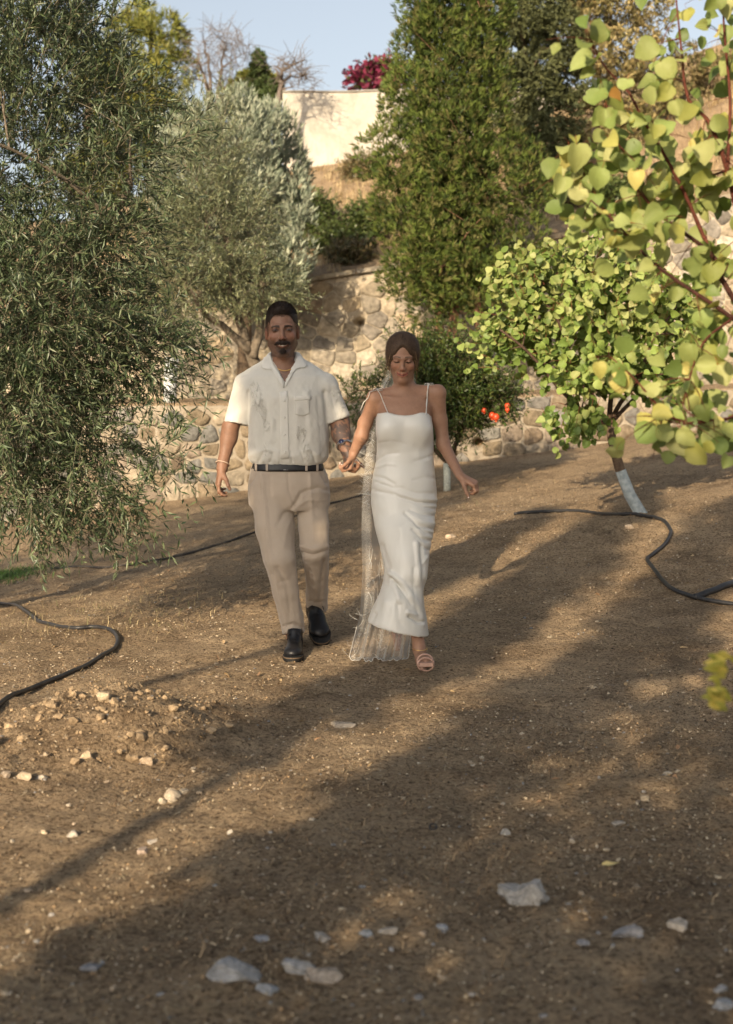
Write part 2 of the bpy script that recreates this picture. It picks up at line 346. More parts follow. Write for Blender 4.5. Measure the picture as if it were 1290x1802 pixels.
# single stones, each one placed where the photograph shows it: x, y, width px, height ratio, colour
NS = [(408, 1703, 112, .42, (.34, .335, .33), 'large grey flat rock in the shaded foreground, left of centre'),
      (525, 1697, 74, .45, (.33, .325, .32), 'grey rounded rock right of the large grey foreground rock'),
      (563, 1714, 80, .35, (.42, .35, .28), 'tan flat slab in front of the grey rounded rock'),
      (543, 1681, 17, .8, (.50, .45, .38), 'pale cube-like pebble lying behind the tan slab'),
      (473, 1738, 52, .35, (.32, .325, .33), 'small blue-grey flake at the bottom below the large grey rock'),
      (160, 1702, 40, .55, (.20, .205, .22), 'dark slate stone alone at the lower left'),
      (568, 1651, 38, .35, (.42, .38, .33), 'beige chip of stone above the rocks at bottom centre'),
      (686, 1637, 44, .42, (.46, .41, .35), 'cream stone chip at bottom centre, right of the beige chip'),
      (646, 1640, 32, .4, (.29, .30, .31), 'blue-grey sliver touching the cream stone chip'),
      (455, 1650, 40, .35, (.32, .32, .33), 'thin grey stone sliver half buried above the large grey rock'),
      (918, 1566, 108, .40, (.44, .41, .37), 'large pale pointed rock at lower right with a raised peak'),
      (888, 1465, 22, .8, (.36, .34, .31), 'small grey cube-like stone above the pointed pale rock'),
      (1135, 1403, 17, .9, (.46, .37, .26), 'tan egg-shaped pebble at the right'),
      (1175, 1360, 20, .5, (.42, .37, .30), 'pale pebble of a pair at the far right'),
      (1043, 1208, 18, .75, (.48, .39, .28), 'tan pebble alone on the soil, lower right of the bride'),
      (1085, 1450, 36, .3, (.44, .38, .31), 'thin pale stick-like stone at the right'),
      (1268, 1740, 32, .6, (.32, .325, .335), 'grey stone at the bottom right corner'),
      (1275, 1772, 50, .45, (.32, .33, .345), 'blue-grey stone cut by the bottom right corner'),
      (1110, 1640, 70, .3, (.30, .29, .29), 'half-buried grey stone ridge at lower right'),
      (1190, 1628, 44, .32, (.40, .36, .31), 'half-buried tan stone near the right edge'),
      (1024, 1660, 34, .4, (.36, .34, .33), 'grey chip left of the half-buried ridge'),
      (776, 1634, 28, .5, (.34, .345, .355), 'grey-blue chip below the pointed pale rock'),
      (605, 1276, 56, .18, (.45, .37, .28), 'flat pale stone set in the soil in front of the bride'),
      (305, 1400, 34, .6, (.50, .41, .30), 'cream stone on the lit strip below the mound'),
      (283, 1410, 22, .7, (.50, .42, .31), 'small cream stone left of the cream stone below the mound'),
      (322, 1393, 26, .5, (.48, .40, .30), 'flattish cream stone right of the pair below the mound'),
      (258, 1336, 28, .8, (.47, .36, .25), 'tan stone at the foot of the mound'),
      (152, 1328, 26, 1., (.50, .38, .25), 'upright yellowish clod on the sunlit mound'),
      (180, 1225, 30, .65, (.50, .40, .27), 'pale block on the ridge of the sunlit mound'),
      (203, 1232, 22, .6, (.42, .36, .28), 'grey-tan block right of the pale block on the mound'),
      (40, 1360, 36, .8, (.48, .38, .27), 'cream stone at the left edge below the mound'),
      (75, 1368, 26, .5, (.52, .45, .36), 'whitish flat stone near the left edge'),
      (127, 1468, 24, .6, (.48, .43, .36), 'white pebble in the sun at left'),
      (77, 1464, 14, .9, (.50, .40, .28), 'small tan pebble left of the white pebble'),
      (252, 1497, 22, .7, (.38, .30, .24), 'brown pebble on the edge of the lit strip'),
      (268, 1480, 20, .6, (.42, .38, .33), 'grey pebble behind the brown pebble'),
      (405, 1464, 15, .8, (.52, .47, .40), 'white pebble at left centre beyond the shadow band'),
      (10, 1362, 20, .9, (.30, .24, .18), 'brown stone cut by the left edge'),
      (90, 1610, 12, .9, (.44, .42, .40), 'small white pebble in the shaded lower left'),
      (792, 943, 22, .5, (.5, .4, .3), 'pale pebble on the sunlit slope right of the bride'),
      (1108, 926, 18, .7, (.45, .36, .27), 'pebble at the foot of the whitewashed trunk')]
for i, (px, py, wpx, hr, colr, lab) in enumerate(NS):
    p = ray_ground(px, py + wpx * hr * .30); r = wpx / FPX * p[1] / 2
    rg = np.random.default_rng(100 + i)
    base = MB(); base.add(ICO_V, None, ICO_F)
    v = ICO_V.copy(); f = [tuple(q) for q in ICO_F]; cache = {}      # one subdivision
    def midp(a_, b_):
        k_ = (min(a_, b_), max(a_, b_))
        if k_ not in cache: cache[k_] = len(vl); vl.append((vl[a_] + vl[b_]) / 2)
        return cache[k_]
    vl = [np.array(q) for q in v]; f2 = []
    for lev in range(3 if wpx > 40 else 2):
        f2 = []
        for a_, b_, c_ in f:
            ab, bc, ca_ = midp(a_, b_), midp(b_, c_), midp(c_, a_); f2 += [(a_, ab, ca_), (b_, bc, ab), (c_, ca_, bc), (ab, bc, ca_)]
        f = f2
    v = norm(np.array(vl)); pl = norm(rg.normal(0, 1, (14, 3)) * [1, 1, .8]); dd = rg.uniform(.42, .85, 14)
    for q, d_ in zip(pl, dd):                                # chop flat facets
        s_ = v @ q; v = v - np.maximum(s_ - d_, 0)[:, None] * q
    v = v * (1 + .5 * fbm(v * 1.9 + i * 7, 3, i)[:, None]); v = v * (1 + rg.uniform(-.035, .035, (len(v), 1))); v = v / np.abs(v[:, 0]).max()
    v = v * np.array([1, .75, min(hr, .75) * 1.15]) * r; v[:, 2] = np.minimum(v[:, 2], r * min(hr, .75) * .95 + rg.normal(0, .02 * r, len(v)))
    if 'peak' in lab: v[:, 2] += .30 * r * np.exp(-((v[:, 0] / r - .5) / .25) ** 2) * (v[:, 2] > 0) - .12 * r * (v[:, 0] < 0)
    aa = rg.uniform(-.35, .35); ca, sa = math.cos(aa), math.sin(aa)
    v = np.stack([v[:, 0] * ca - v[:, 1] * sa, v[:, 0] * sa + v[:, 1] * ca, v[:, 2]], -1)
    mb = MB(); mb.add(v + [p[0], p[1], Hs(p[0], p[1]) + r * hr * .16], None, f2, np.array(colr) * (.75 + .5 * vn(v / r * 2.5 + i, i))[:, None])
    mb.build('stone', STONE, smooth=False, origin=(p[0], p[1], Hs(p[0], p[1])), label=lab, category='stone', group='loose stones on the bare ground')
# ------------------------------------------------------------------ dry-stone terrace walls
def voronoi(pts, bounds, near=14):
    "clip each site's cell against its neighbours; returns list of polygons"
    out = []
    for i, p in enumerate(pts):
        d = np.sum((pts - p) ** 2, 1); idx = np.argsort(d)[1:near]
        poly = [(p[0] - .6, p[1] - .6), (p[0] + .6, p[1] - .6), (p[0] + .6, p[1] + .6), (p[0] - .6, p[1] + .6)]
        for j in idx:
            q = pts[j]; m_ = (p + q) / 2; n_ = q - p; new = []
            for k in range(len(poly)):
                a, b_ = np.array(poly[k]), np.array(poly[(k + 1) % len(poly)]); da, db = (a - m_) @ n_, (b_ - m_) @ n_
                if da <= 0: new.append(tuple(a))
                if da * db < 0: new.append(tuple(a + (b_ - a) * da / (da - db)))
            poly = new
            if len(poly) < 3: break
        if len(poly) >= 3: out.append(np.array(poly))
        else: out.append(None)
    return out
def stone_block(poly, gap, depth, rg, rnd=(.18, .34)):
    "rounded polygon prism with a slightly domed face; local x,z, face towards -y"
    c = poly.mean(0); n = len(poly); P2 = []
    for k in range(n):                                       # corner rounding
        a, b_, d_ = poly[k - 1], poly[k], poly[(k + 1) % n]
        f = rg.uniform(*rnd); P2 += [b_ + (a - b_) * f, b_ + (d_ - b_) * f]
    P2 = np.array(P2); r = np.linalg.norm(P2 - c, axis=1, keepdims=True)
    P2 = c + (P2 - c) * np.maximum(1 - gap / r, .3) * (1 + rg.uniform(-.04, .04, (len(P2), 1)))
    m_ = len(P2); tilt = rg.normal(0, .05, 2)
    def ring(s, y):
        q = c + (P2 - c) * s; return np.stack([q[:, 0], y + (q - c) @ tilt, q[:, 1]], 1)
    V = np.concatenate([ring(1, .04), ring(1, -depth * .55), ring(.86, -depth), ring(.45, -depth * 1.12 + rg.normal(0, .002)), [[c[0], -depth * 1.14, c[1]]]])
    q = []
    for L_ in range(3):
        for k in range(m_): q.append((L_ * m_ + k, L_ * m_ + (k + 1) % m_, (L_ + 1) * m_ + (k + 1) % m_, (L_ + 1) * m_ + k))
    tr = [(3 * m_ + k, 3 * m_ + (k + 1) % m_, 4 * m_) for k in range(m_)]
    return V, q, tr
def mortar_mat(name, c1, c2, c3):
    m, t, b = nodes(name); co = objco(t)
    c = ramp(t, noise(t, 2.2, 5, .65, co), [(.35, c1), (.65, c2)])
    c = mixc(t, ramp(t, noise(t, 26, 5, .7, co), [(.5, (0,) * 3), (.68, (.7,) * 3)]), c, c3)
    t.links.new(c, b.inputs['Base Color']); b.inputs['Roughness'].default_value = .95; b.inputs['Specular IOR Level'].default_value = .1
    bump(t, b, noise(t, 40, 6, .75, co), .8, .02); return m
WSTONE = attr_mat('wall_stone', rough=.92, spec=.15, scale=12, bmp=1.0, bd=.03, var=.55)
def wall(name, label, Yf, xs, zbot, ztop, cell, pal, mort, thick, seed, gap, holes=(), coping=None, vis=None, aspect=1.35, lip=0.0, rnd=(.18, .34)):
    rg = np.random.default_rng(seed)
    root = thing(name, label, 'wall', (0, Yf, float(low_h(0., Yf))))
    # body, with relief and holes in the mortar face
    X = np.arange(xs[0], xs[1] + .01, .05); nz_ = 44; V = []
    zb = zbot(X) - .25; zt = ztop(X)
    f = np.linspace(0, 1, nz_)[None]; Z = zb[:, None] + (zt - zb)[:, None] * f; XX = np.repeat(X[:, None], nz_, 1)
    rel = .03 * fbm(np.stack([XX * 4, Z * 4, Z * 0], -1), 4, seed)
    lean = .04 * (Z - zb[:, None])
    for hx, hz, hr in holes: rel = rel + .30 * np.exp(-(((XX - hx) / hr) ** 2 + ((Z - hz) / (hr * .8)) ** 2) ** 2)
    F = np.stack([XX, Yf + rel + lean, Z], -1); nX = len(X)
    top = np.stack([XX[:, -1:], np.full((nX, 1), Yf + thick), Z[:, -1:] + .012 * rg.normal(0, 1, (nX, 1))], -1)
    bot = np.stack([XX[:, -1:], np.full((nX, 1), Yf + thick), Z[:, :1]], -1)
    G = np.concatenate([F, top, bot], 1); k = G.shape[1]; I = np.arange(nX * k).reshape(nX, k)
    q = np.stack([I[:-1, :-1], I[1:, :-1], I[1:, 1:], I[:-1, 1:]], -1).reshape(-1, 4)
    mb = MB(); mb.add(G.reshape(-1, 3), q); mb.build('mortar', mort, root)
    # stones
    pts = []; z = float(zbot(np.array([xs[0]]))[0]) - .3; zmax = float(np.max(zt)) + .1; row = 0
    while z < zmax:
        h = cell * rg.uniform(.75, 1.2); x_ = xs[0] + rg.uniform(0, .2)
        while x_ < xs[1]:
            wd = cell * aspect * rg.uniform(.6, 1.45); pts.append((x_ + wd / 2, z + h / 2 + rg.uniform(-.22, .22) * h)); x_ += wd
        z += h; row += 1
    pts = np.array(pts); polys = voronoi(pts, None)
    keep = []
    for p, poly in zip(pts, polys):
        if poly is None: continue
        zt_ = ztop(np.array([p[0]]))[0]; zb_ = zbot(np.array([p[0]]))[0]
        if p[1] > zt_ - .05 or p[1] < zb_ - .05 or p[0] < xs[0] + .1 or p[0] > xs[1] - .1: continue
        if any(((p[0] - hx) ** 2 + (p[1] - hz) ** 2) < (hr * 1.6) ** 2 for hx, hz, hr in holes): continue
        poly = poly.copy(); poly[:, 1] = np.minimum(poly[:, 1], ztop(poly[:, 0]) + .004)
        ext = poly.max(0) - poly.min(0)
        if min(ext) < .05 or max(ext) > 1.1: continue
        keep.append((p, poly))
    keep.sort(key=lambda a_: abs(a_[0][0] - vis))            # stones nearest the open stretch first
    rest = MB(); c = 0
    for p, poly in keep:
        V, q, tr = stone_block(poly, gap * rg.uniform(.6, 1.5), rg.uniform(.010, .030) + lip, rg, rnd)
        lean = .04 * (V[:, 2] - float(zbot(np.array([p[0]]))[0]) + .25)
        V = V + np.array([0, Yf, 0]); V[:, 1] += lean
        colr = np.array(pal[rg.integers(0, len(pal))]) * rg.uniform(.8, 1.15)
        if c < 290:
            mb = MB(); mb.add(V, q, tr, colr); mb.build('stone', WSTONE, root); c += 1
        else: rest.add(V, q, tr, colr)
    if rest.n: rest.build('wall_stones', WSTONE, root, kind='stuff')
    if coping:
        x_ = xs[0]; j = 0
        while x_ < xs[1] - .1:
            L_ = coping * rg.uniform(.7, 1.4); xa, xb = x_ + .012, min(x_ + L_, xs[1]) - .012; mb = MB()
            za = float(ztop(np.array([(xa + xb) / 2]))[0]); sl_ = float(ztop(np.array([xb]))[0] - ztop(np.array([xa]))[0]) / (xb - xa)
            ang = math.atan(sl_); R = np.array([[math.cos(ang), 0, -math.sin(ang)], [0, 1, 0], [math.sin(ang), 0, math.cos(ang)]])
            mb.box(((xa + xb) / 2, Yf + thick / 2 - .0 + rg.normal(0, .008) + .04, za + .03), ((xb - xa) / 2, thick / 2 + .03, .028 + rg.uniform(0, .008)), R, np.array(pal[rg.integers(0, len(pal))]) * rg.uniform(.85, 1.1))
            mb.build('coping_stone', WSTONE, root, smooth=False); x_ += L_; j += 1
    return root
M_LOW = mortar_mat('mortar_low', (.27, .23, .175), (.37, .32, .25), (.19, .15, .11))
M_UP = mortar_mat('mortar_up', (.40, .34, .255), (.50, .44, .34), (.30, .245, .18))
PAL_L = [(.17, .165, .15), (.21, .20, .175), (.27, .215, .145), (.20, .155, .11), (.31, .265, .20), (.24, .225, .20), (.36, .30, .22), (.24, .19, .13), (.29, .235, .18)]
PAL_U = [(.40, .34, .25), (.44, .38, .28), (.38, .32, .23), (.31, .275, .22), (.46, .37, .25), (.40, .32, .23), (.48, .43, .34), (.25, .225, .19), (.42, .36, .27), (.35, .31, .25)]
def hole(px, py, Y, r): p = P(px, py, Y); return (p[0], p[2], r)
wall('stone_wall', 'low terrace wall of dark rounded fieldstones in white mortar beside the slope', WALL1_Y, (-7, 7.5), lambda x: low_h(x, np.full_like(x, WALL1_Y)), wtop1, .20, PAL_L, M_LOW, .42, 5, .016,
     holes=[hole(845, 779, WALL1_Y, .07), hole(1238, 742 - 4, WALL1_Y, .07), hole(800, 801, WALL1_Y, .05)], vis=.5, aspect=1.25, lip=.004, rnd=(.10, .28))
wall('stone_wall', 'tall sunlit retaining wall of cream fieldstones behind the couple', WALL2_Y, (-8, 9), lambda x: wtop1(x), wtop2, .205, PAL_U, M_UP, .5, 8, .008,
     holes=[hole(634, 567, WALL2_Y, .07)], coping=.55, vis=.3, aspect=1.4, lip=-.004, rnd=(.06, .2))
# rendered white garden wall up on the hill
m, t, b = nodes('aged_render'); co = objco(t)
c = ramp(t, noise(t, .9, 6, .65, co, .5), [(.36, (.34, .31, .265)), (.60, (.50, .465, .40))])
c = mixc(t, ramp(t, noise(t, 5, 6, .7, objco(t, (1, 1, .5)), 1.5), [(.50, (0,) * 3), (.66, (.55,) * 3)]), c, (.27, .245, .205))
t.links.new(c, b.inputs['Base Color']); b.inputs['Roughness'].default_value = .95; bump(t, b, noise(t, 14, 5, .7, co), .4, .02)
root = thing('garden_wall', 'stained white rendered wall on top of the hill against the sky', 'wall', (0, 32, Hs(0, 32)))
X = np.linspace(-1.85, 7, 60); mb = MB(); zt = P(600, 163, 32)[2] + .012 * (X + .6) + .012 * np.sin(X * 3); zb = H(X, X * 0 + 32) - .6
rows = [np.stack([X, X * 0 + 32, zb], -1)]
for f in np.linspace(.1, 1, 10): rows.append(np.stack([X, 32 + .02 * fbm(np.stack([X * 2, X * 0 + f * 4, X * 0], -1), 3, 3), zb + (zt - zb) * f], -1))
rows.append(np.stack([X, X * 0 + 32.28, zt - .02], -1)); rows.append(np.stack([X, X * 0 + 32.28, zb], -1))
G = np.stack(rows, 1); k = G.shape[1]; I = np.arange(len(X) * k).reshape(len(X), k)
q = np.concatenate([np.stack([I[:-1, :-1], I[1:, :-1], I[1:, 1:], I[:-1, 1:]], -1).reshape(-1, 4)])
tr = [(int(I[e, 0]), int(I[e, j]), int(I[e, j + 1])) for e in (0, -1) for j in range(1, k - 1)]
mb.add(G.reshape(-1, 3), q, tr); mb.build('render_face', m, root, smooth=False)
mb = MB(); mb.tube(np.stack([X, X * 0 + 32.14, zt + .03], -1), .16, 6, flat=.28, up=(0, 0, 1)); mb.build('wall_cap', m, root, smooth=False)
# ------------------------------------------------------------------ plants
BARK = attr_mat('bark', rough=.9, spec=.15, scale=30, bmp=.8, bd=.02, var=.45)
BARKC = (.13, .095, .065); GREYBARK = (.20, .165, .125)
class Skel:
    def __init__(s): s.p = np.zeros((0, 3)); s.r = np.zeros(0)
    def add(s, p, r): s.p = np.vstack([s.p, p]); s.r = np.append(s.r, r)
def limb(mb, sk, pts, r0, r1, sides=6, col=BARKC, n=9, jit=0.0, rng=None):
    pts = np.asarray(pts, float)
    if len(pts) > 2:                                         # smooth polyline
        u = np.linspace(0, len(pts) - 1, n + 4); i = np.clip(u.astype(int), 0, len(pts) - 2); f = (u - i)[:, None]
        g = np.gradient(pts, axis=0); h00 = 2 * f ** 3 - 3 * f ** 2 + 1; h10 = f ** 3 - 2 * f ** 2 + f; h01 = -2 * f ** 3 + 3 * f ** 2; h11 = f ** 3 - f ** 2
        pts = h00 * pts[i] + h10 * g[i] + h01 * pts[i + 1] + h11 * g[i + 1]
    if jit: pts = pts + rng.normal(0, jit, pts.shape) * np.linspace(.2, 1, len(pts))[:, None]
    r = np.linspace(r0, r1, len(pts)); mb.tube(pts, r, sides, col); sk.add(pts, r); return pts
def branch_to(mb, sk, T, r, sides, rng, col=BARKC, zpen=.8, wig=.08, up=.25):
    for t in T:
        d = np.linalg.norm(sk.p - t, axis=1) + zpen * np.maximum(sk.p[:, 2] - t[2] + .05, 0)
        j = int(np.argmin(d)); a = sk.p[j]; L = np.linalg.norm(t - a)
        if L < .03: continue
        c = (a + t) / 2 + rng.normal(0, wig * L, 3) + np.array([0, 0, up * L * .3])
        pts = bez(a, c, t, 6); r0 = min(sk.r[j] * .8, r); rr = np.linspace(r0, r0 * .45, 6)
        mb.tube(pts, rr, sides, col, cap=False); sk.add(pts[1:], rr[1:])
def ell_pts(n, c, r, rng, shell=.5):
    d = norm(rng.normal(0, 1, (n, 3))); return np.asarray(c) + d * np.asarray(r) * (shell + (1 - shell) * rng.uniform(0, 1, (n, 1)) ** .6)
def twigs(P0, D, L, droop, rng, nseg=3):
    "curved twigs, vectorised: returns (n, nseg+1, 3) points"
    u = np.linspace(0, 1, nseg + 1)[None, :, None]
    side = norm(np.cross(D, rng.normal(0, 1, D.shape)))
    return P0[:, None] + D[:, None] * (L[:, None, None] * u) + (np.array([0, 0, -1.]) * droop * u ** 2 * L[:, None, None]) + side[:, None] * (u ** 2 * L[:, None, None] * rng.normal(0, .12, (len(L), 1, 1)))
def twig_mesh(mb, T, r, col):
    n, k, _ = T.shape; d = norm(np.gradient(T, axis=1)); a = norm(np.cross(d, [.3, .2, .93])); b = np.cross(a, d)
    rr = (r * np.linspace(1, .35, k))[None, :, None]; V = []
    for j in range(3):
        an = j * 2.094; V.append(T + rr * (math.cos(an) * a + math.sin(an) * b))
    V = np.stack(V, 2); I = np.arange(n * k * 3).reshape(n, k, 3); q = []
    for j in range(3):
        j2 = (j + 1) % 3; q.append(np.stack([I[:, :-1, j], I[:, :-1, j2], I[:, 1:, j2], I[:, 1:, j]], -1).reshape(-1, 4))
    mb.add(V.reshape(-1, 3), np.concatenate(q), None, col)
# leaf templates: x across, y along, z normal
OLIVE_T = np.array([(0, 0, 0), (-.5, .45, .03), (.5, .45, .03), (0, .5, -.04), (0, 1, .02)]); OLIVE_Q = [(0, 3, 4, 1), (0, 2, 4, 3)]
def leafcloud(mb, P0, D, Nn, L, W, T, Q, col, curl=None):
    D = norm(D); s = norm(np.cross(D, Nn)); Nn = np.cross(s, D); n = len(P0)
    z = T[:, 2][None, :, None] if curl is None else (T[:, 2][None, :] + curl[:, None] * (T[:, 1] ** 2)[None])[:, :, None]
    V = P0[:, None] + s[:, None] * (T[:, 0][None, :, None] * W[:, None, None]) + D[:, None] * (T[:, 1][None, :, None] * L[:, None, None]) + Nn[:, None] * (z * L[:, None, None])
    o = (np.arange(n) * len(T))[:, None, None]; F = o + np.asarray(Q)[None]
    F = F.reshape(-1, np.asarray(Q).shape[1]); C = np.repeat(col, len(T), 0)
    if F.shape[1] == 4: mb.add(V.reshape(-1, 3), F, None, C)
    else: mb.add(V.reshape(-1, 3), None, F, C)
def leaves_on(T, per, rng, t0=.12):
    "positions, twig directions at random stations along twigs"
    n, k, _ = T.shape; u = np.linspace(t0, 1, per)[None] + rng.uniform(-.03, .03, (n, per)); u = np.clip(u, 0, .999) * (k - 1)
    i = u.astype(int); f = (u - i)[..., None]; ar = np.arange(n)[:, None]
    p = T[ar, i] * (1 - f) + T[ar, i + 1] * f; d = norm(T[ar, i + 1] - T[ar, i]); return p.reshape(-1, 3), d.reshape(-1, 3)
OLIVE_LEAF = leaf_mat('olive_leaf', trans=.12, rough=.42, spec=.5, back=(.18, .23, .14))
KITE_ = np.array([(0, 0, -.03), (.5, .45, .03), (0, 1, -.03), (-.5, .45, .03)])
def olive(name, label, base, trunk, blobs, n_twig, leafL, rng, bark=GREYBARK, r0=.13, per=22, tw=(.18, .42), pal=None, droop=.25, fruits=0, lvl=(14, 90), trunk_extra=(), white=None, group=None, far=False):
    root = thing(name, label, 'tree', base, group)
    mb = MB(); sk = Skel(); limb(mb, sk, trunk, r0, r0 * .6, 10, bark, jit=.012, rng=rng)
    for e in trunk_extra: limb(mb, sk, e[0], e[1], e[2], 7, bark, jit=.012, rng=rng)
    W = np.array([b_[2] for b_ in blobs], float); W /= W.sum(); T = []
    for (c, r, _, dr), w_ in zip(blobs, W):
        k = max(3, int(n_twig * w_)); p = ell_pts(k, c, r, rng, .25); cc = np.asarray(c, float)
        out = norm((p - cc) / (np.asarray(r) ** 1.0)); d = norm(out + np.asarray(dr) + rng.normal(0, .45, p.shape)); T.append((p, d))
    TP = np.concatenate([a for a, _ in T]); TD = np.concatenate([b_ for _, b_ in T])
    idx = rng.permutation(len(TP)); branch_to(mb, sk, TP[idx[:lvl[0]]], r0 * .38, 6, rng, bark)
    branch_to(mb, sk, TP[idx[lvl[0]:lvl[0] + lvl[1]]], .014, 5, rng, bark)
    branch_to(mb, sk, TP[idx[lvl[0] + lvl[1]:lvl[0] + lvl[1] + min(500, n_twig // 3)]], .006, 3, rng, (.22, .19, .14))
    mb.build('trunk', BARK, root)
    if white is not None:
        w_ = MB(); w_.tube(white[0], white[1], 10, (.55, .58, .58)); w_.build('painted_bark', STONE, root)
    L = rng.uniform(*tw, len(TP)); TW = twigs(TP, TD, L, droop, rng); tm = MB(); twig_mesh(tm, TW, .0022, (.26, .23, .16))
    p, d = leaves_on(TW, per, rng); n = len(p)
    D = norm(d * .75 + norm(rng.normal(0, 1, (n, 3))) * .75); Nn = norm(np.array([0, -.25, 1.]) + rng.normal(0, .55, (n, 3)))
    pal = np.array(pal or [(.045, .070, .028), (.070, .100, .042), (.030, .050, .020), (.125, .150, .072)])
    col = pal[rng.integers(0, len(pal), n)] * rng.uniform(.75, 1.25, (n, 1))
    lm = MB(); LL = leafL * rng.uniform(.6, 1.15, n); leafcloud(lm, p, D, Nn, LL, LL * rng.uniform(.17, .24, n), *((KITE_, [(0, 1, 2, 3)]) if far else (OLIVE_T, OLIVE_Q)), col, rng.normal(0, .12, n))
    tm.build('twigs', BARK, root, kind='stuff')
    lm.build('foliage', OLIVE_LEAF, root, kind='stuff')
    if fruits:
        k = rng.integers(0, n, fruits); q = p[k] + rng.normal(0, .01, (fruits, 3)) - [0, 0, .012]; fm = MB()
        for c in q: fm.add(ICO_V * np.array([.007, .007, .010]) + c, None, ICO_F, (.16, .19, .08))
        fm.build('olives', OLIVE_LEAF, root, kind='stuff')
    return root
def B(px, py, Y, rx, ry, rd, wgt=1., dr=(0, 0, 0)):
    "crown lobe: centre seen at px,py; radii in photo pixels / metres deep"
    return (P(px, py, Y), (rx / FPX * Y, rd, ry / FPX * Y), wgt, dr)
rng = np.random.default_rng(21)
# -- big olive close at the left
KN = 1.16
def B(px, py, Y, rx, ry, rd, wgt=1., dr=(0, 0, 0)): Y = Y * KN; return (P(px, py, Y), (rx / FPX * Y, rd, ry / FPX * Y), wgt, dr)
bx, by = -2.66, 9.3; bz = Hs(bx, by)
tr = [(bx, by, bz - .1), (bx + .05, by, bz + .6), (bx + .12, by - .05, bz + 1.2), (bx + .05, by, bz + 1.9), (bx + .15, by - .1, bz + 2.7)]
bl = [B(40, 330, 7.4, 190, 300, .95, 7, (0, 0, .5)), B(80, 550, 7.0, 150, 150, .8, 4.4, (.25, -.2, 0)), B(-120, 450, 7.6, 250, 420, 1.1, 7), B(20, 720, 6.8, 130, 130, .7, 3.4, (.0, -.2, -.5)),
      B(205, 610, 6.9, 75, 60, .4, .8, (.9, -.1, .1)), B(270, 640, 6.9, 45, 50, .25, .26, (.9, 0, -.1)), B(300, 570, 6.9, 35, 32, .2, .13, (1, 0, .3)), B(165, 765, 6.7, 60, 70, .35, .5, (.4, 0, -.4)), B(50, 870, 6.5, 95, 50, .35, .8, (.1, 0, -.9)),
      B(150, 870, 6.5, 60, 50, .25, .4, (.2, 0, -.9)), B(225, 870, 6.5, 20, 40, .12, .13, (.1, 0, -1)), B(90, 120, 7.3, 110, 120, .6, 1.6, (.1, 0, 1.0)), B(40, 30, 7.3, 100, 110, .6, 1.6, (0, 0, 1.2)), B(180, 60, 7.3, 40, 60, .2, .16, (.3, 0, 1.2)),
      B(215, 170, 7.2, 60, 50, .25, .42, (.8, 0, .6)), B(215, 290, 7.1, 60, 60, .3, .6, (.9, 0, .3)), B(300, 250, 7.1, 40, 30, .2, .12, (1, 0, .4)), B(205, 430, 7.1, 60, 60, .35, .6, (.9, 0, 0)), B(290, 800, 6.6, 35, 40, .15, .16, (.7, 0, -.5))]
olive('olive_tree', 'big grey-green olive tree with drooping leafy branches filling the left edge', (bx, by, bz), tr, bl, 4700, .062, rng, r0=.13, per=18, tw=(.14, .34), fruits=900, droop=.22,
      trunk_extra=[([(bx + .1, by, bz + 1.2), P(60, 560, 8.82), P(150, 430, 8.47), P(230, 330, 8.35)], .05, .015), ([(bx + .1, by, bz + .9), P(20, 700, 8.58), P(120, 660, 8.24), P(250, 620, 8.06)], .045, .012), ([(bx + .1, by, bz + 1.1), P(-100, 640, 8.35), P(20, 780, 7.89), P(60, 860, 7.66)], .045, .01)])
def B(px, py, Y, rx, ry, rd, wgt=1., dr=(0, 0, 0)): return (P(px, py, Y), (rx / FPX * Y, rd, ry / FPX * Y), wgt, dr)
# -- olive on the terrace, behind the man
b0 = P(475, 860, 14.00); b0[2] = Hs(b0[0], b0[1])
olive('olive_tree', 'forked olive tree with pale leaf tips standing right behind the groom', b0, [b0 - [0, 0, .1], P(458, 720, 14.0), P(450, 640, 14.00), P(432, 600, 13.95)],
      [B(375, 430, 13.75, 95, 90, .7, 4.4, (.1, -.2, .3)), B(320, 500, 13.75, 75, 55, .6, 2.4), B(445, 500, 13.65, 60, 42, .5, 1.9, (.3, 0, .0)), B(360, 330, 13.85, 65, 85, .6, 2.8, (0, 0, .8)), B(495, 522, 13.55, 28, 12, .25, .4, (.8, 0, -.2)), B(345, 215, 13.95, 22, 55, .2, .4, (0, 0, 1)), B(392, 190, 13.95, 12, 40, .15, .2, (0, 0, 1)), B(285, 410, 13.75, 55, 90, .5, 1.5), B(390, 270, 13.75, 35, 45, .4, .6, (.3, 0, .6)), B(440, 400, 13.7, 40, 50, .35, .8, (.5, 0, .2))],
      2300, .050, rng, r0=.085, per=20, tw=(.12, .30), pal=[(.15, .165, .075), (.19, .205, .10), (.12, .135, .065), (.23, .24, .13)], droop=.1, far=True,
      trunk_extra=[([P(432, 600, 13.95), P(420, 560, 13.95), P(405, 500, 13.85), P(400, 400, 13.85)], .055, .02), ([P(440, 618, 13.95), P(400, 580, 13.85), P(360, 550, 13.75), P(330, 500, 13.75)], .045, .018), ([P(445, 630, 13.95), P(458, 570, 13.95), P(462, 500, 13.85), P(470, 440, 13.75)], .05, .018)])
# -- whitewashed olive further left on the terrace
b1 = P(300, 716, 18.0); b1[2] = float(wtop1(b1[0])) + .02
wp = [b1 - [0, 0, .05], P(299, 680, 18), P(303, 630, 18)]
olive('olive_tree', 'slim olive with a whitewashed trunk on the terrace at left', b1, wp + [P(300, 560, 18)],
      [B(290, 470, 18.2, 90, 110, .8, 3), B(230, 540, 18.0, 80, 60, .7, 1.4)], 500, .055, rng, r0=.085, per=20, tw=(.2, .5), pal=[(.10, .15, .05), (.08, .12, .045)], white=(wp, .089))

